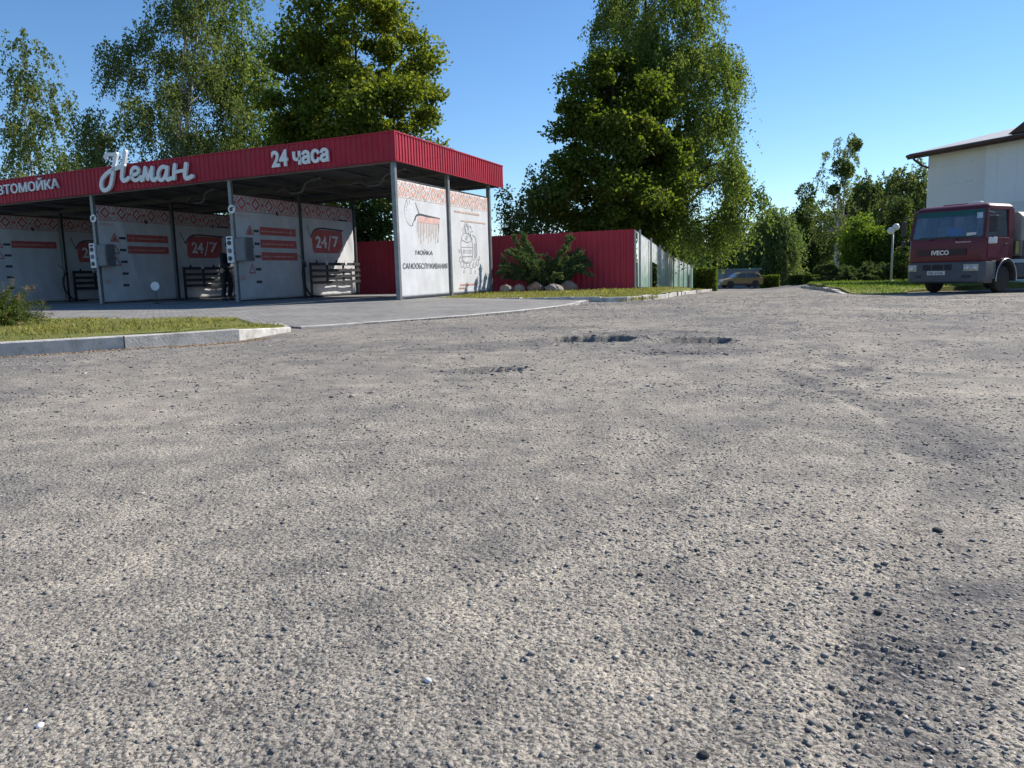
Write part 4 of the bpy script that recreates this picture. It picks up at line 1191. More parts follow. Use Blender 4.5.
# ------------------------------------------------------------------ truck
def m_glass(name, tint=(.03, .04, .05)):
    k = N(name)
    gl = k.n('BsdfGlossy', i_Roughness=.03); gl.inputs['Color'].default_value = (1, 1, 1, 1)
    tr = k.n('BsdfTransparent'); tr.inputs['Color'].default_value = (.50, .62, .66, 1)
    fr = k.n('Fresnel', i_IOR=1.55)
    a = k.n('MixShader'); k.l(k.math('ADD', fr.outputs[0], .06), a.inputs[0])
    k.l(tr.outputs[0], a.inputs[1]); k.l(gl.outputs[0], a.inputs[2]); k.l(a.outputs[0], k.out.inputs['Surface'])
    return k.m
M['glass'] = m_glass('window_glass')
M['cab_red'] = pm('cab_paint', (.115, .011, .018), .40, var=.12, vs_=3, spec=.5, dirt=.12)
M['cab_dark'] = pm('cab_trim', (.035, .034, .036), .6, var=.2, vs_=8)
M['bumper'] = pm('bumper_plastic', (.072, .077, .088), .55, var=.18, vs_=5, dirt=.3)
M['tyre'] = pm('tyre_rubber', (.025, .024, .024), .8, var=.25, vs_=10, bump=.3, bs=60, dirt=.3)
M['rim'] = pm('wheel_rim', (.13, .12, .11), .55, .5, var=.3, vs_=9, dirt=.4)
M['tarp'] = pm('grey_tarpaulin', (.27, .265, .255), .6, var=.15, vs_=2, bump=.4, bs=6, dirt=.35)
M['lens'] = pm('lamp_lens', (.42, .40, .33), .15, var=.25, vs_=20)
M['seat'] = pm('seat_cloth', (.24, .21, .18), .8, var=.2)
M['teal'] = pm('sun_strip', (.0, .075, .07), .5, var=.1)
M['chrome'] = pm('chrome_badge', (.62, .62, .62), .3, .4, var=.05)
M['plate'] = pm('number_plate', (.60, .60, .58), .4, var=.08)
TA = math.radians(-58)
tf = Vector((12.90, 23.35))
TZ = gz(13.1, 23.8) - .005
tr = thing('truck', 'dark red cab-over truck with grey tarpaulin body parked facing us', 'truck', (tf.x, tf.y, TZ), TA)
W2 = 1.13
ZBP, ZSC, ZTP = .98, 1.62, 2.50     # cab panel bottom, windscreen bottom, cab roof edge
def ring(z, y0, y1, w, c=.07): return [(-w + c, y0, z), (w - c, y0, z), (w, y0 + c, z), (w, y1 - c, z), (w - c, y1, z), (-w + c, y1, z), (-w, y1 - c, z), (-w, y0 + c, z)]
def loft(rings):
    mb = MB(); n = len(rings[0])
    for r in rings: mb.v += r
    for j in range(len(rings) - 1):
        for i in range(n): mb.f.append((j * n + i, j * n + (i + 1) % n, (j + 1) * n + (i + 1) % n, (j + 1) * n + i))
    mb.f += [tuple(reversed(range(n))), tuple(range((len(rings) - 1) * n, len(rings) * n))]
    return mb
cab = MB()
CL = 1.64
# lower cab shell; the window band is left open between pillars
loft_low = loft([ring(.92, .03, CL, W2 - .03), ring(1.0, .0, CL, W2), ring(ZSC - .04, .035, CL, W2), ring(ZSC, .05, CL, W2 - .005)])
o = loft_low.build('cab', M['cab_red'], tr); smooth_by_angle(o, 30)
roof = loft([ring(ZTP - .10, .21, CL, W2 - .05), ring(ZTP, .24, CL, W2 - .06), ring(ZTP + .07, .34, CL - .05, W2 - .14), ring(ZTP + .10, .50, CL - .12, W2 - .3)])
o = roof.build('roof', M['cab_red'], tr); smooth_by_angle(o, 40)
def wy(z): return .05 + (z - ZSC) / (ZTP - ZSC) * .17             # windscreen rake
def ww(z): return W2 - .01 - (z - ZSC) / (ZTP - ZSC) * .045
zt_ = ZTP - .09
for s in (1, -1):
    MB().bar((s * (ww(ZSC) - .045), wy(ZSC) + .035, ZSC - .02), (s * (ww(zt_) - .045), wy(zt_) + .035, zt_ + .02), .10, .09).build('pillar', M['cab_red'], tr)
    MB().bar((s * (ww(ZSC) - .03), CL - .16, ZSC - .02), (s * (ww(zt_) - .03), CL - .16, zt_ + .02), .07, .30).build('pillar', M['cab_red'], tr)
back = MB(); back.box(-W2 + .06, CL - .07, ZSC - .02, -.62, CL - .02, zt_ + .03); back.box(.62, CL - .07, ZSC - .02, W2 - .06, CL - .02, zt_ + .03)
back.box(-.62, CL - .07, ZSC - .02, .62, CL - .02, ZSC + .22); back.box(-.62, CL - .07, zt_ - .12, .62, CL - .02, zt_ + .03); back.box(-.06, CL - .068, ZSC + .22, .06, CL - .022, zt_ - .12)
back.build('rear_wall', M['cab_dark'], tr)
mb = MB(); mb.add([(-ww(ZSC) + .06, wy(ZSC) - .004, ZSC + .005), (ww(ZSC) - .06, wy(ZSC) - .004, ZSC + .005), (ww(zt_) - .06, wy(zt_) - .004, zt_), (-ww(zt_) + .06, wy(zt_) - .004, zt_)], [(0, 1, 2, 3)])
ws_ = mb.build('windscreen', M['glass'], tr)
mb = MB()
zs = zt_ - .15
mb.add([(-ww(zs) + .05, wy(zs) - .010, zs), (ww(zs) - .05, wy(zs) - .010, zs), (ww(zt_) - .05, wy(zt_) - .010, zt_ + .01), (-ww(zt_) + .05, wy(zt_) - .010, zt_ + .01)], [(0, 1, 2, 3)])
mb.build('sun_strip', M['teal'], ws_)
mb = MB()
for s in (1, -1): mb.bar((s * (ww(ZSC) - .05), wy(ZSC) - .012, ZSC), (s * (ww(zt_) - .05), wy(zt_) - .012, zt_), .035, .012)
mb.bar((-ww(ZSC) + .05, wy(ZSC) - .012, ZSC + .0), (ww(ZSC) - .05, wy(ZSC) - .012, ZSC + .0), .012, .04); mb.build('seal', M['cab_dark'], ws_)
MB().box(.80, wy(2.2) - .018, 2.16, .96, wy(2.2) + .02, 2.32).build('sticker', pm('pale_sticker', (.35, .5, .62), .5), ws_)
MB().box(.58, wy(1.72) - .016, 1.66, .84, wy(1.72) - .008, 1.76).build('paper', M['plate'], ws_)
for s in (1, -1):
    mb = MB(); x = s * (W2 - .028)
    mb.add([(x, .16, ZSC + .01), (x, CL - .32, ZSC + .01), (s * (ww(zt_) - .035), CL - .32, zt_ - .02), (s * (ww(zt_) - .035), .30, zt_ - .02)], [(0, 1, 2, 3)])
    mb.build('side_window', M['glass'], tr)
    d = MB().box(s * (W2 + .003), .16, 1.04, s * (W2 + .012), CL - .36, ZSC - .03).build('door', M['cab_red'], tr, bevel=.003)
    MB().box(s * (W2 + .013), CL - .60, 1.38, s * (W2 + .028), CL - .42, 1.43).build('handle', M['cab_dark'], d, bevel=.004)
# the driver's window is wound down: black surround and the dark box of the cab inside
mb = MB(); mb.box(-W2 + .08, .5, ZSC - .35, W2 - .08, CL - .10, ZSC - .3); mb.box(-W2 + .06, .12, ZSC - .08, W2 - .06, .52, ZSC + .05); mb.build('dashboard', M['cab_dark'], tr)
for x in (-.62, .08, .62):
    s = MB().box(x - .22, 1.02, ZSC - .3, x + .22, 1.20, ZSC + .42).build('seat', M['seat'], tr, bevel=.05)
    MB().box(x - .13, 1.03, ZSC + .44, x + .13, 1.13, ZSC + .62).build('headrest', M['seat'], s, bevel=.03)
MB().box(-.02, .13, ZSC + .055, .40, .15, ZSC + .30).build('blue_box', M['blue'], tr, bevel=.004)
st = MB(); st.v = []; 
for k in range(24):
    pass
tor = MB().tube([(.62 + .2 * math.cos(a), .62 + .1 * math.sin(a), ZSC + .08 + .17 * math.sin(a)) for a in np.linspace(0, 2 * math.pi, 25)], .016, 6).build('steering_wheel', M['cab_dark'], tr)
# front panel details
mb = MB(); mb.box(-.86, -.012, 1.12, .62, .02, 1.31); fg = mb.build('front_grille', pm('grille_dark', (.045, .012, .014), .6, var=.2), tr, bevel=.006)
mb = MB()
for z in (1.15, 1.19, 1.235, 1.28): mb.box(-.83, -.02, z - .008, .59, -.0125, z + .008)
mb.build('grille_bar', M['cab_dark'], fg)
def front_text(s, x0, x1, z0, z1, mat, y=-.022, off=.03, name='lettering', parent=None, dep=.012, tilt=0.):
    L = text_letters(s, off, 1.0, 3); f = fit(L, x0, x1, z0, z1); mb = MB()
    for V, F in L:
        mb.add([(f(p[0], p[1])[0], y - dep * (p[2] + .5) + tilt * (f(p[0], p[1])[1] - z0), f(p[0], p[1])[1]) for p in V], F)
    return mb.build(name, mat, parent or tr)
front_text('IVECO', -.38, .14, 1.14, 1.28, M['chrome'], -.021, .03)
front_text('EuroCargo', .30, .74, 1.475, 1.52, M['chrome'], .015, .02, dep=.008)
mb = MB(); mb.box(-1.06, .012, 1.345, 1.06, .026, 1.355); mb.build('panel_gap', M['cab_dark'], tr)
for x in (-.45, .30):
    mb = MB(); mb.bar((x, -.0, ZSC - .01), (x + .55, .055, ZSC + .06), .02, .02); mb.bar((x - .02, .01, ZSC - .03), (x + .04, .0, ZSC - .01), .05, .03); mb.bar((x - .35, .045, ZSC + .035), (x + .56, .05, ZSC + .045), .018, .018)
    mb.build('wiper', M['cab_dark'], tr)
# bumper with lamps, slots, plate
bmp = loft([ring(.31, .02, .62, W2 - .02, .10), ring(.36, -.06, .62, W2 + .02, .14), ring(.86, -.06, .62, W2 + .03, .14), ring(.93, -.03, .62, W2 + .01, .12)]).build('bumper', M['bumper'], tr)
smooth_by_angle(bmp, 30)
mb = MB()
for x0, x1 in ((-.60, -.36), (-.32, .0), (.04, .26)): mb.box(x0, -.066, .70, x1, -.058, .86)
mb.build('air_slot', M['black'], bmp)
pl = MB().box(-.46, -.085, .555, .08, -.062, .675).build('number_plate', M['plate'], bmp, bevel=.004)
front_text('АВ 6736', -.42, .02, .575, .655, M['print_dark'], -.0865, .01, 'characters', pl, .003)
for s in (-1, 1):
    x0, x1 = (s * 1.02, s * .60) if s > 0 else (s * 1.06, s * .80)
    h = MB().box(min(x0, x1), -.078, .665, max(x0, x1), -.05, .865).build('headlight', M['lens'], bmp, bevel=.012)
    mb = MB(); 
    for i, xx in enumerate(np.linspace(min(x0, x1) + .1, max(x0, x1) - .1, 2 if s > 0 else 1)): mb.lathe([(0, 0), (.075, 0), (.06, -.012), (0, -.014)], 16, (xx, -.079, .765), 'Y')
    mb.build('reflector', M['chrome'], h, smooth=True)
    MB().box(s * .60 - .04, -.066, .47, s * .60 + .22 * s, -.059, .55).build('fog_lamp', M['cab_dark'], bmp)
# mirrors
for s in (1, -1):
    m_ = MB(); m_.bar((s * W2, .10, 2.32), (s * (W2 + .24), -.02, 2.26), .025, .025); m_.bar((s * W2, .10, 1.52), (s * (W2 + .24), -.02, 1.62), .025, .025)
    mr = m_.build('mirror_arm', M['cab_dark'], tr)
    MB().box(s * (W2 + .10), -.05, 1.74, s * (W2 + (.33 if s > 0 else .24)), .03, 2.20).build('mirror', M['cab_dark'], mr, bevel=.03)
    MB().box(s * (W2 + .10), -.045, 1.42, s * (W2 + (.33 if s > 0 else .22)), .03, 1.60).build('wide_mirror', M['white'] if s > 0 else M['cab_dark'], mr, bevel=.03)
MB().box(.34, .62, ZTP + .10, .62, .84, ZTP + .17).build('beacon', M['white'], tr, bevel=.02)
MB().box(-.42, .55, ZTP + .098, .30, 1.25, ZTP + .13).build('roof_hatch', M['cab_red'], tr, bevel=.01)
# wheels, arches, chassis, cargo body
def wheel(parent, x, y, r, w, s, name='wheel'):
    t = MB().lathe([(r * .55, -w / 2), (r * .88, -w / 2), (r * .97, -w / 2 + .03), (r, -w / 2 + .06), (r, w / 2 - .06), (r * .97, w / 2 - .03), (r * .88, w / 2), (r * .55, w / 2)], 32, (x, y, r), 'X').build(name, M['tyre'], parent, smooth=True)
    smooth_by_angle(t, 40)
    o_ = w / 2 * s
    MB().lathe([(.001, o_ * .55), (r * .2, o_ * .6), (r * .24, o_ * .3), (r * .45, o_ * .25), (r * .54, o_ * .8), (r * .57, o_ * .98), (r * .57, o_ * .2)], 24, (x, y, r), 'X').build('rim', M['rim'], t, smooth=True)
    mb = MB()
    for k in range(8):
        a = k * math.pi / 4; c = Vector((x + o_ * .30, y + r * .33 * math.cos(a), r + r * .33 * math.sin(a)))
        mb.lathe([(0, 0), (r * .045, 0), (r * .045, o_ * .25), (0, o_ * .25)], 6, c, 'X')
    mb.build('wheel_nut', M['chrome'] if r > .4 else M['rim'], t)
    return t
for s in (1, -1):
    wheel(tr, s * (W2 - .17), 1.22, .40, .25, s)
    wheel(tr, s * (W2 - .20), 4.75, .40, .42, s)
    mb = MB(); n = 16
    for i in range(n + 1):
        a = math.radians(-8 + 196 * i / n); 
        for (rr_, xx) in ((.50, W2 - .34), (.50, W2 + .035), (.58, W2 + .035), (.58, W2 - .34)):
            mb.v.append((s * xx, 1.22 - rr_ * math.cos(a), .41 + rr_ * math.sin(a)))
    for i in range(n):
        for k in range(4): mb.f.append((i * 4 + k, i * 4 + (k + 1) % 4, i * 4 + 4 + (k + 1) % 4, i * 4 + 4 + k))
    mb.f += [(0, 1, 2, 3), (n * 4 + 3, n * 4 + 2, n * 4 + 1, n * 4)]
    ar = mb.build('wheel_arch', M['cab_dark'], tr)
    MB().tube([(s * (W2 + .04), 1.22 - .585 * math.cos(a), .41 + .585 * math.sin(a)) for a in np.linspace(-.1, math.pi + .1, 18)], .010, 6).build('arch_edge', M['chrome'], ar)
    MB().box(s * (W2 - .28), .40, .42, s * (W2 + .02), .64, .94).build('step', M['bumper'], tr, bevel=.02)
    MB().box(s * (W2 - .5), 1.95, .42, s * (W2 - .05), 3.2, .86).build('tank', M['bumper'], tr, bevel=.04)
    MB().bar((s * .42, .4, .66), (s * .42, 7.4, .72), .09, .22).build('chassis_rail', M['cab_dark'], tr)
MB().tube([(-W2 + .2, 1.22, .40), (W2 - .2, 1.22, .40)], .06, 8).build('axle', M['cab_dark'], tr)
MB().tube([(-W2 + .2, 4.75, .40), (W2 - .2, 4.75, .40)], .08, 8).build('axle', M['cab_dark'], tr)
MB().box(-W2 - .03, 1.98, .98, W2 + .03, 7.5, 1.06).build('cargo_floor', M['cab_dark'], tr)
sb = MB(); sb.box(-W2 - .06, 1.96, 1.065, -W2 - .03, 7.5, 1.50); sb.box(W2 + .03, 1.96, 1.065, W2 + .06, 7.5, 1.50); sb.box(-W2 - .03, 1.96, 1.066, W2 + .03, 1.99, 1.50)
sb.build('drop_side', pm('drop_side_paint', (.22, .215, .21), .6, .1, var=.2, vs_=4, dirt=.5), tr)
mb = MB(); mb.prism([(-W2 - .02, 1.5), (W2 + .02, 1.5), (W2 + .02, 2.22), (W2 - .12, 2.36), (-W2 + .12, 2.36), (-W2 - .02, 2.22)], 2.0, 7.48, 'Y'); mb.build('tarpaulin', M['tarp'], tr, bevel=.03)
mb = MB()
for y in (2.05, 2.9, 4.2, 5.6, 7.4): mb.box(W2 + .061, y - .03, 1.07, W2 + .075, y + .03, 1.5)
mb.build('stake', M['cab_dark'], tr)
MB().box(W2 + .022, 2.72, 1.52, W2 + .03, 7.4, 2.18).build('red_panel', M['cab_red'], tr)
MB().box(W2 - .04, 1.80, 1.12, W2 - .02, 1.96, 1.5).build('yellow_marker', pm('yellow_marker', (.36, .30, .10), .5), tr)
for x0 in (-.9, .9):
    MB().box(x0 - .2, .95 + .5, .12, x0 + .2, 1.80, .16).build('mud_flap', M['black'], tr) if False else None

# ------------------------------------------------------------------ cars far down the road
def car(name, label, loc, rz_, paint, L=4.3, Wd=1.78, H=1.62):
    t = thing(name, label, 'car', loc, rz_, 'cars at the far end of the road')
    h = Wd / 2
    # local: y backwards from nose at 0; z up
    low = [(0.05, .34), (.0, .55), (.06, .78), (.35, .90), (1.15, 1.02), (4.05, 1.06), (4.27, .98), (4.30, .55), (4.2, .34)]
    o = MB().prism(low, -h, h, 'X').build('body', paint, t, bevel=.07)
    gh = [(1.10, 1.00), (1.75, 1.50), (2.1, 1.57), (3.55, 1.56), (4.0, 1.35), (4.16, 1.0)]
    mb = MB(); n = len(gh)
    for s in (-1, 1):
        for y, z in gh: mb.v.append((s * (h - .04 - (z - 1.0) * .30), y, z))
    mb.f = [tuple(reversed(range(n))), tuple(range(n, 2 * n))] + [(i, (i + 1) % n, (i + 1) % n + n, i + n) for i in range(n)]
    mb.build('cabin', paint, t, bevel=.04)
    gm = M['cglass']
    for s in (-1, 1):
        for pts in (((1.48, 1.08), (1.92, 1.46), (2.50, 1.48), (2.50, 1.08)), ((2.60, 1.08), (2.60, 1.48), (3.35, 1.47), (3.62, 1.08)), ((3.70, 1.1), (3.48, 1.45), (3.72, 1.42), (3.95, 1.12))):
            mb = MB(); mb.add([(s * (h - .04 - (z - 1.0) * .30 + .012), y, z) for y, z in pts], [tuple(range(len(pts)))]); mb.build('side_window', gm, t)
        MB().tube([(s * (h - .25), 2.0, 1.61), (s * (h - .25), 3.6, 1.60)], .02, 6).build('roof_rail', M['cab_dark'], t)
        MB().box(s * h, 1.30, 1.04, s * (h + .18), 1.45, 1.17).build('mirror', paint, t, bevel=.02)
        MB().box(s * (h - .45), -.005, .66, s * (h - .08), .03, .82).build('headlight', M['lens'], t, bevel=.01)
        MB().box(s * (h - .25), 4.285, .75, s * (h - .06), 4.315, 1.0).build('tail_light', M['print_red'], t, bevel=.01)
        MB().box(s * (h + .002), .75, .30, s * (h + .012), 3.6, .46).build('sill', M['cab_dark'], t)
        for y in (.85, 3.48):
            MB().lathe([(0, 0), (.39, 0), (.39, .012 * s), (0, .012 * s)], 24, (s * (h + .001), y, .40), 'X').build('wheel_arch', M['cab_dark'], t)
            wheel(t, s * (h - .08), y, .34, .22, s)
    def slope(y0, z0, y1, z1, name):
        d = Vector((y1 - y0, z1 - z0)); nn = Vector((-d.y, d.x)).normalized() * .012
        if nn.y < 0: nn = -nn
        mb = MB(); q = []
        for y, z in ((y0, z0), (y1, z1)):
            w = h - .04 - (z - 1.0) * .30 - .07; q.append((w, y + nn.x, z + nn.y))
        mb.add([(-q[0][0], *q[0][1:]), (q[0][0], *q[0][1:]), (q[1][0], *q[1][1:]), (-q[1][0], *q[1][1:])], [(0, 1, 2, 3)]); mb.build(name, gm, t)
    slope(1.18, 1.06, 1.70, 1.46, 'windscreen'); slope(3.98, 1.33, 4.13, 1.05, 'rear_window')
    MB().box(-.3, -.012, .42, .3, .0, .52).build('number_plate', M['plate'], t)
    MB().box(-h + .1, -.01, .36, h - .1, .06, .60).build('front_bumper', M['cab_dark'], t, bevel=.02)
    return t
M['cglass'] = pm('car_window', (.05, .06, .07), .08, var=.1, spec=.9)
M['ochre'] = pm('ochre_paint', (.27, .20, .085), .35, .3, var=.08, dirt=.1)
M['maroon'] = pm('maroon_paint', (.16, .04, .05), .35, .2, var=.08)
cp = at(719, 288.6, 80.0)
car('parked_car', 'ochre estate car parked side-on at the far end of the road', (cp.x + .1, 80.3, cp.z), math.radians(-84), M['ochre'])
c2 = at(781, 284.5, 96.0)
car('parked_car', 'maroon car deep in the shade between the clipped hedges', (c2.x, 96.0, gz(c2.x, 96)), math.radians(-40), M['maroon'])
# low grey garage beyond the ochre car
gp_ = at(721, 289, 88.0)
gr = thing('garage', 'low grey garage with a greenish roof behind the ochre car', 'garage', (gp_.x, 88.5, gz(gp_.x, 88)), math.radians(6))
MB().box(-1.6, 0, 0, 4.6, 4, 2.0).build('wall', pm('garage_wall', (.30, .31, .34), .8, var=.15, vs_=1), gr)
MB().box(-1.8, -.25, 2.004, 4.8, 4.2, 2.22).build('roof', pm('garage_roof', (.16, .24, .23), .6, var=.15), gr)
MB().box(.4, -.04, 0, 3.0, -.004, 1.75).build('gate', pm('garage_gate', (.22, .235, .26), .6, .2, var=.12), gr)
# ------------------------------------------------------------------ person at the control cabinet
def skin_fig(name, verts, edges, rad, mat, parent, sub=2, root=0):
    me = bpy.data.meshes.new(name); me.from_pydata([Vector(v) for v in verts], edges, [])
    o = link_mesh(name, me, mat, parent)
    sk = o.modifiers.new('skin', 'SKIN'); sk.use_smooth_shade = True
    for i, r in enumerate(rad):
        v = me.skin_vertices[0].data[i]; v.radius = (r, r) if not isinstance(r, tuple) else r; v.use_root = (i == root)
    ss = o.modifiers.new('sub', 'SUBSURF'); ss.levels = ss.render_levels = sub
    return o
pl_ = gp(227.5, 300.5, PADZ)
ps = thing('person', 'person in dark clothes stooping beside the control cabinet', 'person', pl_, math.radians(62))
M['skin'] = pm('skin', (.36, .21, .15), .55, var=.08)
M['cloth_dark'] = pm('dark_jacket', (.014, .015, .019), .85, var=.3, vs_=10)
M['cloth_trouser'] = pm('dark_trousers', (.018, .018, .02), .85, var=.3, vs_=10)
M['hair'] = pm('dark_hair', (.02, .015, .012), .7, var=.3)
V = []; E = []; R = []
def vtx(p, r, prev=None):
    V.append(p); R.append(r); i = len(V) - 1
    if prev is not None: E.append((prev, i))
    return i
pel = vtx((0, .03, .92), (.15, .11)); ab = vtx((0, .0, 1.08), (.135, .10), pel); ch = vtx((0, -.09, 1.28), (.16, .115), ab); uc = vtx((0, -.14, 1.38), (.12, .09), ch)
nk = vtx((0, -.19, 1.47), .055, uc); hd = vtx((0, -.235, 1.55), (.072, .085), nk); ht = vtx((0, -.245, 1.63), (.078, .098), hd); hu = vtx((0, -.235, 1.70), (.055, .07), ht)
for s in (1, -1):
    hp = vtx((s * .10, .03, .86), .095, pel); kn = vtx((s * .12, -.06, .48), .062, hp); an = vtx((s * .12, .03, .09), .042, kn); to = vtx((s * .13, -.12, .04), .036, an)
    sh = vtx((s * .19, -.12, 1.36), .06, uc); el = vtx((s * .25, -.20, 1.09), .045, sh); wr = vtx((s * .19, -.40, .99), .030, el); pa = vtx((s * .18, -.46, .985), (.032, .016), wr)
    for k, (dx, ln) in enumerate(((-.03, .065), (-.01, .078), (.01, .074), (.03, .058))):
        f1 = vtx((s * (.18 + dx), -.505, .975), .009, pa); f2 = vtx((s * (.18 + dx * 1.1), -.505 - ln * .5, .955), .008, f1); vtx((s * (.18 + dx * 1.1), -.505 - ln * .7, .925), .007, f2)
    t1 = vtx((s * .145, -.45, .975), .010, wr); vtx((s * .128, -.49, .955), .008, t1)
skin_fig('body', V, E, R, M['skin'], ps)
V = []; E = []; R = []
pel = vtx((0, .03, .86), (.18, .14)); ab = vtx((0, .0, 1.06), (.165, .135), pel); ch = vtx((0, -.09, 1.27), (.19, .15), ab); uc = vtx((0, -.14, 1.40), (.14, .11), ch); vtx((0, -.175, 1.45), (.085, .08), uc)
for s in (1, -1):
    sh = vtx((s * .20, -.12, 1.36), .082, uc); el = vtx((s * .255, -.20, 1.09), .064, sh); vtx((s * .195, -.385, .995), .050, el)
skin_fig('jacket', V, E, R, M['cloth_dark'], ps)
V = []; E = []; R = []
pel = vtx((0, .03, .90), (.165, .125)); vtx((0, .02, 1.0), (.15, .115), pel)
for s in (1, -1):
    hp = vtx((s * .105, .03, .84), .112, pel); kn = vtx((s * .12, -.06, .48), .082, hp); vtx((s * .12, .03, .09), .065, kn)
skin_fig('trousers', V, E, R, M['cloth_trouser'], ps)
for s in (1, -1):
    V = []; E = []; R = []
    a = vtx((s * .12, .06, .055), .05); b_ = vtx((s * .125, -.05, .05), .05, a); vtx((s * .13, -.15, .04), .038, b_)
    skin_fig('shoe', V, E, R, M['black'], ps)
    MB().lathe([(.001, -.011), (.009, -.006), (.011, 0), (.009, .006), (.001, .011)], 10, (s * .03, -.332, 1.62)).build('eye', M['print_dark'], ps, smooth=True)
    MB().lathe([(.001, -.03), (.012, -.02), (.014, 0), (.012, .02), (.001, .03)], 10, (s * .083, -.225, 1.60)).build('ear', M['skin'], ps, smooth=True)
MB().tube([(0, -.335, 1.62), (0, -.362, 1.585), (0, -.335, 1.58)], [.008, .014, .012], 8).build('nose', M['skin'], ps, smooth=True)
MB().bar((-.022, -.322, 1.545), (.022, -.322, 1.545), .008, .008).build('mouth', pm('lips', (.25, .10, .08), .5), ps)
hb = blob('hair', .088, .11, .085, 5, M['hair'], .05); hb.parent = ps; hb.location = (0, -.222, 1.675)
# ------------------------------------------------------------------ trees and shrubs
M['lf_maple'] = leafmat('maple_leaf', (.052, .084, .018), (.15, .178, .04), .48, .6, (1.75, 1.75, .6))
M['lf_maple2'] = leafmat('maple_leaf_dark', (.050, .084, .02), (.14, .175, .042), .48, .6, (1.7, 1.75, .6))
M['lf_birch'] = leafmat('birch_leaf', (.062, .098, .038), (.145, .182, .075), .45, .45, (1.5, 1.45, .75))
M['lf_birch2'] = leafmat('birch_leaf_bright', (.068, .11, .034), (.15, .195, .066), .47, .6, (1.55, 1.6, .7))
M['lf_willow'] = leafmat('willow_leaf', (.07, .115, .042), (.145, .195, .082), .44, .5, (1.4, 1.4, .7))
M['lf_dark'] = leafmat('dark_leaf', (.036, .065, .022), (.085, .12, .04), .36)
M['lf_light'] = leafmat('light_leaf', (.075, .13, .022), (.14, .21, .04), .42)
M['lf_juniper'] = leafmat('juniper_needle', (.055, .09, .046), (.12, .165, .08), .2, .6)
M['lf_hedge'] = leafmat('hedge_leaf', (.05, .085, .018), (.10, .14, .03), .36)
M['lf_spirea'] = leafmat('shrub_leaf', (.05, .085, .02), (.11, .14, .04), .35)
M['dry_flower'] = leafmat('dry_flower_head', (.22, .13, .10), (.32, .20, .15), .2)

def leaves_mesh(name, C, D, l, w, mat, parent, seed, flat=.0):
    r = np.random.default_rng(seed); n = len(C)
    D = D / np.maximum(np.linalg.norm(D, axis=1, keepdims=True), 1e-6)
    Q = r.normal(size=(n, 3)); Q[:, 2] += flat * np.sign(Q[:, 2] + 1e-9)
    S = np.cross(D, Q); S /= np.maximum(np.linalg.norm(S, axis=1, keepdims=True), 1e-6)
    sc = r.uniform(.65, 1.3, n)[:, None]
    L = D * l * sc; Wv = S * w * sc * .5
    V = np.stack([C, C + L * .45 + Wv, C + L, C + L * .45 - Wv], 1).reshape(-1, 3)
    F = (np.arange(n) * 4)[:, None] + np.arange(4)
    return link_mesh(name, np_mesh(name, V, F), mat, parent)

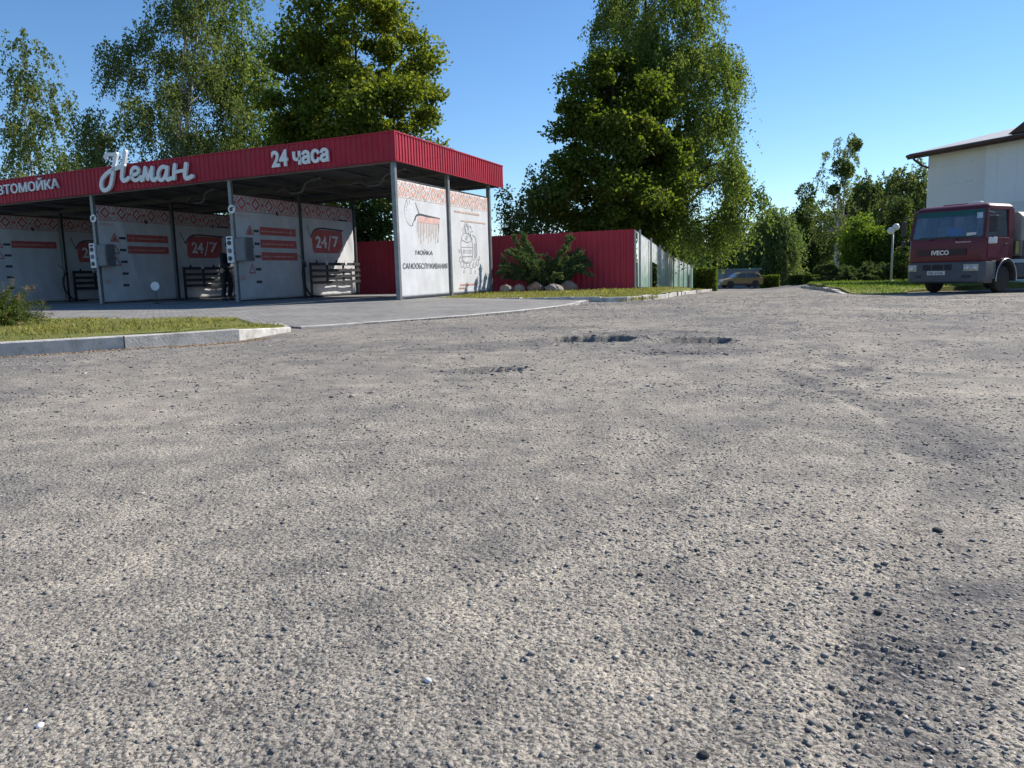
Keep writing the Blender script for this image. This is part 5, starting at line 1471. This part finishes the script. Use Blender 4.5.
def tree(name, label, outline, Y, base, style, n, leaf, lmat, bark, seed, group=None, clump=.9, nclump=110, tr=.16, px_base=None, depth=1.0, strand=1.5, stems=1, shell=.42, limb_n=26, cat='tree', lumpy=.42):
    """outline: rows (pixel y, left x, right x) of the crown as seen in the photograph; the crown is built Y metres away, round in plan"""
    r = np.random.default_rng(seed)
    bx, bz = base
    O = Vector((bx, Y, bz))
    rows = []
    for py, a, b in outline:
        A, B_ = at(a, py, Y), at(b, py, Y)
        rows.append(((A.z + B_.z) / 2, (A.x + B_.x) / 2, (B_.x - A.x) / 2))
    rows.sort(); rows = np.array(rows); zs, xc, rd = rows.T
    t = thing(name, label, cat, O, 0, group)
    zz = np.linspace(zs[0], zs[-1], 200); wgt = np.interp(zz, zs, rd) ** 1.6 + .02; cdf = np.cumsum(wgt) / wgt.sum()
    cz = np.interp(r.uniform(0, 1, nclump), cdf, zz)
    R_ = np.interp(cz, zs, rd); X_ = np.interp(cz, zs, xc)
    th = r.uniform(0, 2 * math.pi, nclump)
    lump = 1.06 + lumpy * fbm(np.cos(th) * 1.9 + cz * .55, np.sin(th) * 1.9 + seed, seed, 2)
    cr = np.maximum(R_ - clump * .45, R_ * .3) * r.uniform(0, 1, nclump) ** shell * lump
    CX = X_ + cr * np.cos(th); CY = Y + cr * np.sin(th) * depth; CZ = cz
    CC = np.stack([CX, CY, CZ], 1)
    # trunk and limbs
    mb = MB()
    top = Vector((np.interp(zs[-1] - .4, zs, xc), Y, zs[-1] - .4))
    trunks = []
    for k in range(stems):
        off = Vector((r.normal() * .12 * (stems > 1), r.normal() * .1 * (stems > 1), 0))
        end = top + Vector((r.normal() * .5 * (stems > 1), r.normal() * .5, -r.uniform(0, 1.5) * (k > 0)))
        P = []; nn = 12
        for i in range(nn + 1):
            f = i / nn
            p = (O + off).lerp(end, f); p.x = (O.x + off.x) * (1 - f) + end.x * f + .12 * math.sin(f * 7 + seed + k); p.y += .12 * math.cos(f * 6 + seed + k)
            if i == 0: p.z -= .3
            P.append(p - O)
        mb.tube(P, [tr * (1 - .93 * (i / nn) ** .8) * (1.25 if i == 0 else 1) for i in range(nn + 1)], 9)
        trunks.append(P)
    for k in r.choice(nclump, min(limb_n, nclump), replace=False):
        P = trunks[int(r.integers(0, stems))]
        c = Vector(CC[k]) - O
        zr = c.z - r.uniform(.35, .8) * math.hypot(c.x - P[6].x, c.y - P[6].y) - .2
        f = min(max((zr - P[0].z) / (P[-1].z - P[0].z), .12), .93)
        i = min(int(f * 12), 11); s = P[i].lerp(P[i + 1], f * 12 - i)
        rad = tr * (1 - .93 * f ** .8) * .55
        m1 = s.lerp(c, .35) + Vector((0, 0, .12 * (c - s).length)); m2 = s.lerp(c, .72) + Vector((0, 0, .10 * (c - s).length))
        mb.tube([s, m1, m2, c], [rad, rad * .7, rad * .42, .012], 6)
    mb.build('trunk', bark, t, smooth=True)
    # leaves
    if style in ('weep', 'willow'):
        ns_ = max(1, n // 26); k = r.integers(0, nclump, ns_)
        S0 = CC[k] + r.normal(size=(ns_, 3)) * clump * np.array([.5, .5, .35])
        ln = strand * r.uniform(.4, 1.15, ns_)
        per = 26; tt = r.uniform(0, 1, (ns_, per))
        sway = r.normal(size=(ns_, 2)) * .16
        C = np.repeat(S0[:, None], per, 1)
        outv = S0[:, :2] - np.stack([np.interp(S0[:, 2], zs, xc), np.full(ns_, Y)], 1); outv /= np.maximum(np.linalg.norm(outv, axis=1, keepdims=True), .1)
        C[..., 0] += (sway[:, :1] + outv[:, :1] * .3) * tt * ln[:, None] + r.normal(size=(ns_, per)) * .055
        C[..., 1] += (sway[:, 1:] + outv[:, 1:] * .3) * tt * ln[:, None] + r.normal(size=(ns_, per)) * .055
        C[..., 2] -= (tt ** 1.3) * ln[:, None] - .1
        C = C.reshape(-1, 3)
        D = r.normal(size=C.shape) * .75; D[:, 2] -= 1.0
        fl = 0
    else:
        k = r.integers(0, nclump, n)
        d = r.normal(size=(n, 3)); d /= np.linalg.norm(d, axis=1, keepdims=True)
        rad = clump * r.uniform(.45, 1.45, nclump)[k] * r.uniform(0, 1, n) ** .5 * np.where(r.uniform(0, 1, n) < .12, 1.28, 1.0)
        C = CC[k] + d * rad[:, None] * np.array([1, 1, .62])
        D = d * .5 + r.normal(size=(n, 3)) * .7; D[:, 2] -= .35
        fl = .9
    zmin = np.interp(0, [0], [bz + .15])
    C = C[C[:, 2] > zmin]; D = D[:len(C)]
    leaves_mesh('crown', C - np.array(O), D, leaf[0], leaf[1], lmat, t, seed + 1, fl)
    t['n'] = 0; del t['n']
    return t, CC, O

# behind the car wash
def gb(px, Y, z=None): 
    c = at(px, 280, Y); return (c.x, (gz(c.x, Y) if z is None else z))
tree('birch_tree', 'slender birch standing apart at the far left above the roof edge', [(36, 22, 34), (60, 10, 50), (100, 6, 64), (140, 4, 70), (165, 2, 70), (205, -5, 74), (250, -4, 68)], 46, gb(33, 46), 'weep', 26000, (.15, .095), M['lf_birch'], M['birch_bark'], 11, 'trees behind the car wash', .85, 110, .13, strand=1.1)
tree('birch_tree', 'small low birch filling the gap between the far left birch and the big birch', [(140, 60, 80), (165, 52, 98), (195, 46, 108), (230, 44, 112), (255, 50, 100)], 44, gb(78, 44), 'weep', 7000, (.14, .09), M['lf_birch'], M['birch_bark'], 12, 'trees behind the car wash', .7, 45, .08, strand=1.0)
tree('birch_tree', 'tall dark weeping birch rising behind the cursive roof sign', [(-60, 175, 200), (-20, 160, 222), (10, 146, 228), (30, 120, 230), (60, 112, 232), (100, 108, 236), (125, 95, 238), (150, 90, 240), (200, 92, 236), (255, 105, 225)], 37, gb(178, 37), 'weep', 80000, (.12, .07), M['lf_birch'], M['birch_bark'], 13, 'trees behind the car wash', .65, 110, .19, strand=1.5, stems=2, shell=.5)
tree('birch_tree', 'thin sunlit birch between the tall dark birch and the round maple', [(-50, 228, 246), (-10, 214, 262), (30, 206, 276), (70, 208, 282), (120, 204, 288), (170, 205, 290), (230, 212, 285)], 40, gb(246, 40), 'weep', 32000, (.14, .085), M['lf_birch2'], M['birch_bark'], 14, 'trees behind the car wash', .75, 90, .15, strand=1.4, shell=.5)
tree('maple_tree', 'big round maple behind the right half of the car wash roof', [(-14, 332, 368), (0, 304, 400), (20, 282, 418), (50, 272, 432), (80, 266, 438), (110, 262, 444), (140, 266, 442), (180, 284, 436), (230, 310, 418), (262, 330, 400)], 35, gb(358, 35), 'round', 90000, (.155, .125), M['lf_maple'], M['bark'], 15, 'trees behind the car wash', .85, 200, .24, shell=.36, lumpy=.2)
tree('ash_tree', 'thin airy young tree just right of the back corner post of the car wash', [(188, 502, 509), (205, 498, 515), (225, 498, 518), (250, 498, 520)], 34, gb(508, 34), 'round', 1000, (.16, .09), M['lf_birch'], M['bark'], 16, 'trees behind the car wash', .5, 30, .05, limb_n=18)
for x0, x1, yt, Y, sd, lab in ((-60, 30, 196, 40, 21, 'dense dark bush seen under the left end of the roof'), (25, 130, 206, 41, 22, 'dense dark bush behind the leftmost posts'), (140, 215, 203, 42, 23, 'bush seen through the gap above the banner behind the person'),
                               (330, 402, 190, 33.5, 24, 'dark bush above the red fence inside the right bay'), (500, 545, 226, 30.5, 25, 'low bush peeping over the red fence behind the juniper'), (220, 300, 200, 43, 26, 'dark bush behind the menu banner with three bars')):
    xm = (x0 + x1) / 2
    tree('bush', lab, [(yt, xm - 8, xm + 8), (yt + 14, x0 + 6, x1 - 6), (yt + 45, x0, x1), (284, x0 + 4, x1 - 4)], Y, gb(xm, Y), 'round', 7500 if x1 - x0 > 50 else 2600, (.17, .12), M['lf_dark'] if sd != 22 else M['lf_hedge'], M['bark'], sd, 'bushes behind the car wash', .6, 60, .06, limb_n=14, cat='bush')
# the big pair in the middle
tree('birch_tree', 'very tall weeping birch behind the maple, its branches hanging over the pale mesh fence', [(-90, 636, 656), (-40, 618, 684), (-15, 604, 706), (5, 596, 716), (25, 594, 724), (60, 598, 732), (85, 606, 742), (115, 612, 744), (135, 622, 750), (155, 626, 748), (180, 632, 754), (205, 638, 748), (228, 648, 738), (243, 658, 724)], 37.5, gb(650, 37.5), 'weep', 130000, (.125, .075), M['lf_birch2'], M['bark'], 31, 'tall trees beyond the red fence', .55, 200, .24, strand=1.6, shell=.42, limb_n=50)
tree('maple_tree', 'dense dark maple behind the red fence, left of the weeping birch', [(48, 602, 630), (66, 574, 648), (90, 560, 672), (120, 556, 684), (150, 551, 692), (175, 544, 694), (195, 538, 694), (212, 534, 690), (228, 538, 672), (238, 560, 650)], 34.5, gb(606, 34.5), 'round', 90000, (.15, .12), M['lf_maple2'], M['bark'], 32, 'tall trees beyond the red fence', .74, 170, .22, lumpy=.3, shell=.42, limb_n=36)
tree('birch_tree', 'thin birch spray at the left foot of the dark maple', [(160, 538, 556), (190, 520, 560), (215, 510, 560), (235, 516, 560), (255, 524, 556)], 33.5, gb(542, 33.5), 'weep', 4200, (.14, .085), M['lf_birch'], M['birch_bark'], 33, 'tall trees beyond the red fence', .5, 40, .06, strand=.9)

# far right-hand group
def gr_(px, Y): c = at(px, 278, Y); return (c.x, gz(c.x, Y))
far = 'trees at the far end of the road'
tree('willow_tree', 'broad weeping willow behind the ochre car', [(206, 764, 782), (218, 750, 794), (240, 744, 800), (262, 742, 800), (274, 748, 796)], 92, gr_(772, 92), 'willow', 26000, (.34, .15), M['lf_willow'], M['bark'], 41, far, 1.1, 90, .3, strand=3.4, shell=.4)
tree('willow_tree', 'darker weeping willow left of the broad one, above the garage', [(226, 718, 738), (240, 704, 752), (258, 700, 756), (272, 706, 752)], 97, gr_(726, 97), 'willow', 16000, (.34, .15), M['lf_willow'], M['bark'], 42, far, 1.1, 60, .3, strand=3.2)
tree('alder_tree', 'dark tall tree between the willow and the sparse birch', [(200, 800, 822), (222, 790, 834), (250, 786, 838), (274, 790, 834)], 100, gr_(812, 100), 'round', 13000, (.34, .24), M['lf_dark'], M['bark'], 43, far, 1.3, 70, .25)
b1, CC, O = tree('birch_tree', 'tall sparse birch with white stems and dark mistletoe balls', [(134, 842, 866), (150, 822, 866), (170, 814, 862), (195, 806, 858), (220, 808, 856), (250, 812, 852)], 62, gr_(831, 62), 'weep', 6000, (.17, .09), M['lf_birch'], M['birch_bark'], 44, far, .40, 150, .21, strand=.8, stems=2, limb_n=52, shell=.6)
for px, py, s in ((841, 168, .62), (847, 170, .45), (855, 145, .42), (806, 193, .7), (834, 190, .3)):
    c = at(px, py, 62 + random.uniform(-.6, .6)) - O
    r = np.random.default_rng(int(px)); n = 700; d = r.normal(size=(n, 3)); d /= np.linalg.norm(d, axis=1, keepdims=True)
    leaves_mesh('mistletoe', np.array(c) + d * s * r.uniform(.2, 1, (n, 1)) ** .5, d + r.normal(size=(n, 3)) * .5, .2, .1, M['lf_dark'], b1, int(px))
tree('shrub_tree', 'rounded light green willow bush left of the lamp post', [(218, 856, 868), (232, 846, 882), (250, 842, 891), (264, 843, 891), (272, 846, 888)], 52, gr_(867, 52), 'round', 17000, (.20, .11), M['lf_light'], M['bark'], 45, far, .6, 100, .1, shell=.35)
tree('birch_tree', 'tall full birch left of the pale building', [(160, 904, 922), (175, 888, 934), (200, 878, 942), (225, 872, 946), (255, 870, 946), (275, 874, 944)], 68, gr_(908, 68), 'weep', 48000, (.22, .14), M['lf_birch'], M['birch_bark'], 46, far, 1.0, 120, .22, strand=1.4)
tree('birch_tree', 'middle-height birch behind the light green bush', [(176, 862, 880), (195, 848, 888), (225, 836, 890), (255, 832, 888), (272, 836, 884)], 76, gr_(866, 76), 'weep', 32000, (.24, .15), M['lf_birch'], M['birch_bark'], 47, far, 1.0, 90, .2, strand=1.3)
tree('spruce_tree', 'dark evergreen close behind the lamp post', [(196, 898, 908), (220, 888, 918), (245, 884, 930), (268, 884, 940), (280, 888, 940)], 50, gr_(905, 50), 'round', 16000, (.20, .09), M['lf_dark'], M['bark'], 48, far, .6, 110, .14)
tree('bush', 'dark leafy bush low beside the front of the truck', [(248, 896, 910), (260, 888, 922), (275, 886, 930), (284, 888, 930)], 42, (at(905, 280, 42).x, gz(at(905, 280, 42).x, 42) + .3), 'round', 6000, (.14, .09), M['lf_dark'], M['bark'], 49, 'bushes on the island', .4, 50, .05, cat='bush')
for x0, x1, yt, Y, sd, lab in ((640, 712, 236, 118, 51, 'far dark tree seen behind the mesh fence end'), (690, 745, 222, 122, 52, 'far dark tree behind the darker willow'), (776, 822, 216, 124, 53, 'far dark tree right of the broad willow'), (818, 870, 205, 120, 54, 'far dark tree behind the sparse birch'), (868, 930, 200, 118, 55, 'far dark tree behind the full birch'), (930, 1010, 205, 120, 56, 'far dark tree hidden mostly by the pale building')):
    xm = (x0 + x1) / 2
    tree('distant_tree', lab, [(yt, xm - 6, xm + 6), (yt + 14, x0 + 8, x1 - 8), (yt + 35, x0, x1), (278, x0, x1)], Y, gr_(xm, Y), 'round', 9000, (.5, .36), M['lf_dark'], M['bark'], sd, 'distant trees', 1.7, 70, .3)
far_b = [(x, 112 + 6 * (i % 3)) for i, x in enumerate(range(660, 960, 30))]
o_c, o_d = [], []
for px, Y in far_b:
    c = at(px, 285, Y); n = 1600
    p = rng.normal(size=(n, 3)) * np.array([3.2, 1.8, 1.2]); p[:, 2] = np.abs(p[:, 2]) * 1.6
    o_c.append(p + np.array([c.x, Y, gz(c.x, Y) + .1])); o_d.append(rng.normal(size=(n, 3)))
tag(leaves_mesh('undergrowth', np.concatenate(o_c), np.concatenate(o_d), .55, .4, M['lf_dark'], None, 61, .5), 'dark undergrowth massed under the far trees', 'undergrowth', kind='stuff')

# clipped hedges
def hedge(label, px0, px1, pyt, pyb, Y, dep, n, lf, mat, seed):
    a, b = at(px0, pyb, Y), at(px1, pyb, Y); top = at(px0, pyt, Y).z
    cx = (a.x + b.x) / 2; gz0 = gz(cx, Y) + .08; hw = (b.x - a.x) / 2; h = top - gz0
    t = thing('hedge', label, 'hedge', (cx, Y, gz0), -.28, 'clipped hedges')
    r = np.random.default_rng(seed)
    P = r.uniform(-1, 1, (n, 3)); ax = r.integers(0, 3, n); sgn = np.where(r.uniform(0, 1, n) < .5, -1, 1)
    inn = 1 - np.abs(r.normal(0, .10, n)); P[np.arange(n), ax] = sgn * inn
    k = 1 + .10 * fbm(P[:, 0] * 2.2 + 3, P[:, 1] * 2 + P[:, 2] * 2, seed, 2)
    C = P * k[:, None] * np.array([hw, dep / 2, h / 2]); C[:, 2] += h / 2
    leaves_mesh('foliage', C, P + r.normal(size=(n, 3)) * .8, lf, lf * .7, mat, t, seed)
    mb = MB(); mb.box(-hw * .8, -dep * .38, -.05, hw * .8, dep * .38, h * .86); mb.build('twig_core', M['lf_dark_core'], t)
    return t
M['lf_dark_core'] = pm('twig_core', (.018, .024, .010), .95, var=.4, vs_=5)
hedge('clipped hedge at the end of the pale mesh fence, left of the ochre car', 695, 716, 268.5, 286.5, 49.5, 2.2, 9000, .10, M['lf_hedge'], 71)
hedge('clipped hedge just right of the ochre car', 763, 778, 276, 288, 84, 2.0, 4000, .16, M['lf_hedge'], 72)
hedge('low dark hedge right of the maroon car', 790, 812, 276.5, 285.5, 72, 1.6, 5000, .14, M['lf_dark'], 73)
hedge('long low dark hedge running along the island behind the juniper', 806, 850, 276, 283, 60, 1.2, 6000, .13, M['lf_hedge'], 74)

# junipers: long arching shoots clad with scale needles
def juniper(label, base, arms, seed, n_side=9, needle=.075, group='junipers', th=.016):
    """arms: (dx, dy, dz) of the main shoots from the base"""
    t = thing('juniper', label, 'shrub', base, 0, group); r = np.random.default_rng(seed)
    mb = MB(); Cs, Ds = [], []
    def spray(p0, d, L, rad, lvl):
        p0 = np.array(p0, float); d = np.array(d, float); d /= np.linalg.norm(d)
        k = 7; P = [p0]; cur = d.copy()
        for i in range(k):
            cur = cur + r.normal(size=3) * .09 + np.array([0, 0, (.06 if i < 3 else -.13) * (1 if lvl == 0 else .6)])
            cur /= np.linalg.norm(cur); P.append(P[-1] + cur * L / k)
        if lvl < 2: mb.tube([Vector(p) for p in P], [rad * (1 - .85 * i / k) for i in range(k + 1)], 5)
        P = np.array(P)
        if True:
            m = int((150 if lvl == 0 else 110 if lvl == 1 else 60) * L / .4)
            tt = r.uniform(.38 if lvl == 0 else .05, 1, m) * k; i = np.minimum(tt.astype(int), k - 1); f = (tt - i)[:, None]
            q = P[i] * (1 - f) + P[i + 1] * f + r.normal(size=(m, 3)) * (.018 + .02 * (1 - tt / k))[:, None]
            Cs.append(q); Ds.append((P[i + 1] - P[i]) / (L / k) + r.normal(size=(m, 3)) * .65)
        if lvl < 2:
            ns2 = n_side if lvl == 0 else 5
            for a in range(ns2):
                f = r.uniform(.22, 1.0) * k; i = min(int(f), k - 1); p = P[i] + (P[i + 1] - P[i]) * (f - i)
                ax = (P[i + 1] - P[i]) / np.linalg.norm(P[i + 1] - P[i])
                dd = ax * 1.25 + r.normal(size=3) * .42 + np.array([0, 0, .05])
                spray(p, dd, L * (.21 if lvl == 0 else .42) * r.uniform(.6, 1.2) * (1.15 - .5 * f / k), rad * .4, lvl + 1)
    for a in arms:
        spray((0, 0, .05), a, np.linalg.norm(a), th * 1.6, 0)
    mb.build('branches', M['bark'], t, smooth=True)
    leaves_mesh('needles', np.concatenate(Cs), np.concatenate(Ds), needle, needle * .42, M['lf_juniper'], t, seed)
    return t
Yj = 25.7; cj = at(546, 289.5, Yj); jz = gi_z(cj.x, Yj)
rj = np.random.default_rng(3); arms = []
ends = [(516, 243), (520, 243), (508, 248), (501, 262), (503, 252), (510, 270), (526, 256), (533, 260), (540, 268), (530, 270), (516, 264), (518, 277),
        (559, 249), (567, 241), (553, 258), (573, 247), (580, 256), (587, 262), (592, 269), (578, 268), (566, 262), (560, 270), (584, 272), (549, 265), (570, 276), (512, 240), (519, 245), (505, 256), (499, 268), (522, 250), (562, 247), (570, 243), (577, 250), (584, 265), (594, 266), (588, 258), (545, 262), (536, 262)]
for ex, ey in ends:
    e = at(ex, ey, Yj) - Vector((cj.x, Yj, jz)); arms.append((e.x, rj.normal() * .35 - .1, e.z))
for k in range(4):
    a = rj.uniform(0, 6.28); arms.append((math.cos(a) * rj.uniform(.4, .9), math.sin(a) * rj.uniform(.6, 1.2), rj.uniform(.25, .7)))
juniper('wide spreading green juniper above the boulders in front of the red fence', (cj.x, Yj, jz - .03), arms, 5, 7)
Yk = 43.0; ck = at(862, 281, Yk); kz = ri_z(ck.x, Yk) - .05
arms = []
for k in range(44):
    a = rj.uniform(0, 6.28); L = rj.uniform(1.0, 2.1); arms.append((math.cos(a) * L * 1.15, math.sin(a) * L, rj.uniform(.15, .95)))
juniper('low dark spreading juniper on the island under the light green bush', (ck.x, Yk, kz), arms, 6, 9, .12, th=.02)
ck = at(838, 278, 48.0)
arms = [(math.cos(a) * 1.3, math.sin(a) * 1.2, .3 + .5 * (i % 3) / 2) for i, a in enumerate(np.linspace(0, 6.2, 26))]
juniper('smaller juniper at the left end of the island, by the sparse birch', (ck.x, 48.0, ri_z(ck.x, 48.0) - .05), arms, 7, 8, .12)

# flowering shrub at the left edge with faded pinkish heads
cs_ = gp(-8, 327, .13)
t = thing('flowering_shrub', 'fine-leaved green shrub with faded pinkish flower heads at the left edge, on the grass strip', 'shrub', (cs_.x, cs_.y + .1, .10), 0)
r = np.random.default_rng(9); mb = MB(); Cs, Ds, Fc, Fd = [], [], [], []
for k in range(150):
    a = r.uniform(0, 6.28); L = r.uniform(.45, .78); el = r.uniform(.55, 1.45)
    d = np.array([math.cos(a) * math.cos(el), math.sin(a) * math.cos(el), math.sin(el)]); P = [np.array([d[0] * .1, d[1] * .1, 0])]
    for i in range(6):
        d = d + np.array([0, 0, -.10 - .03 * i]) + r.normal(size=3) * .05; d /= np.linalg.norm(d); P.append(P[-1] + d * L / 6)
    mb.tube([Vector(p) for p in P], [.005 * (1 - .7 * i / 6) for i in range(7)], 4)
    P = np.array(P); m = 90; tt = r.uniform(.15, 1, m) * 6; i = np.minimum(tt.astype(int), 5); f = (tt - i)[:, None]
    q = P[i] * (1 - f) + P[i + 1] * f + r.normal(size=(m, 3)) * .016; Cs.append(q); Ds.append((P[i + 1] - P[i]) * 8 + r.normal(size=(m, 3)) * .7)
    if r.uniform() < .33:
        m = 40; Fc.append(P[-1] + r.normal(size=(m, 3)) * np.array([.016, .016, .03])); Fd.append(r.normal(size=(m, 3)))
mb.build('stems', M['bark'], t); leaves_mesh('leaves', np.concatenate(Cs), np.concatenate(Ds), .034, .012, M['lf_spirea'], t, 10)
leaves_mesh('flower_heads', np.concatenate(Fc), np.concatenate(Fd), .016, .012, M['dry_flower'], t, 11)
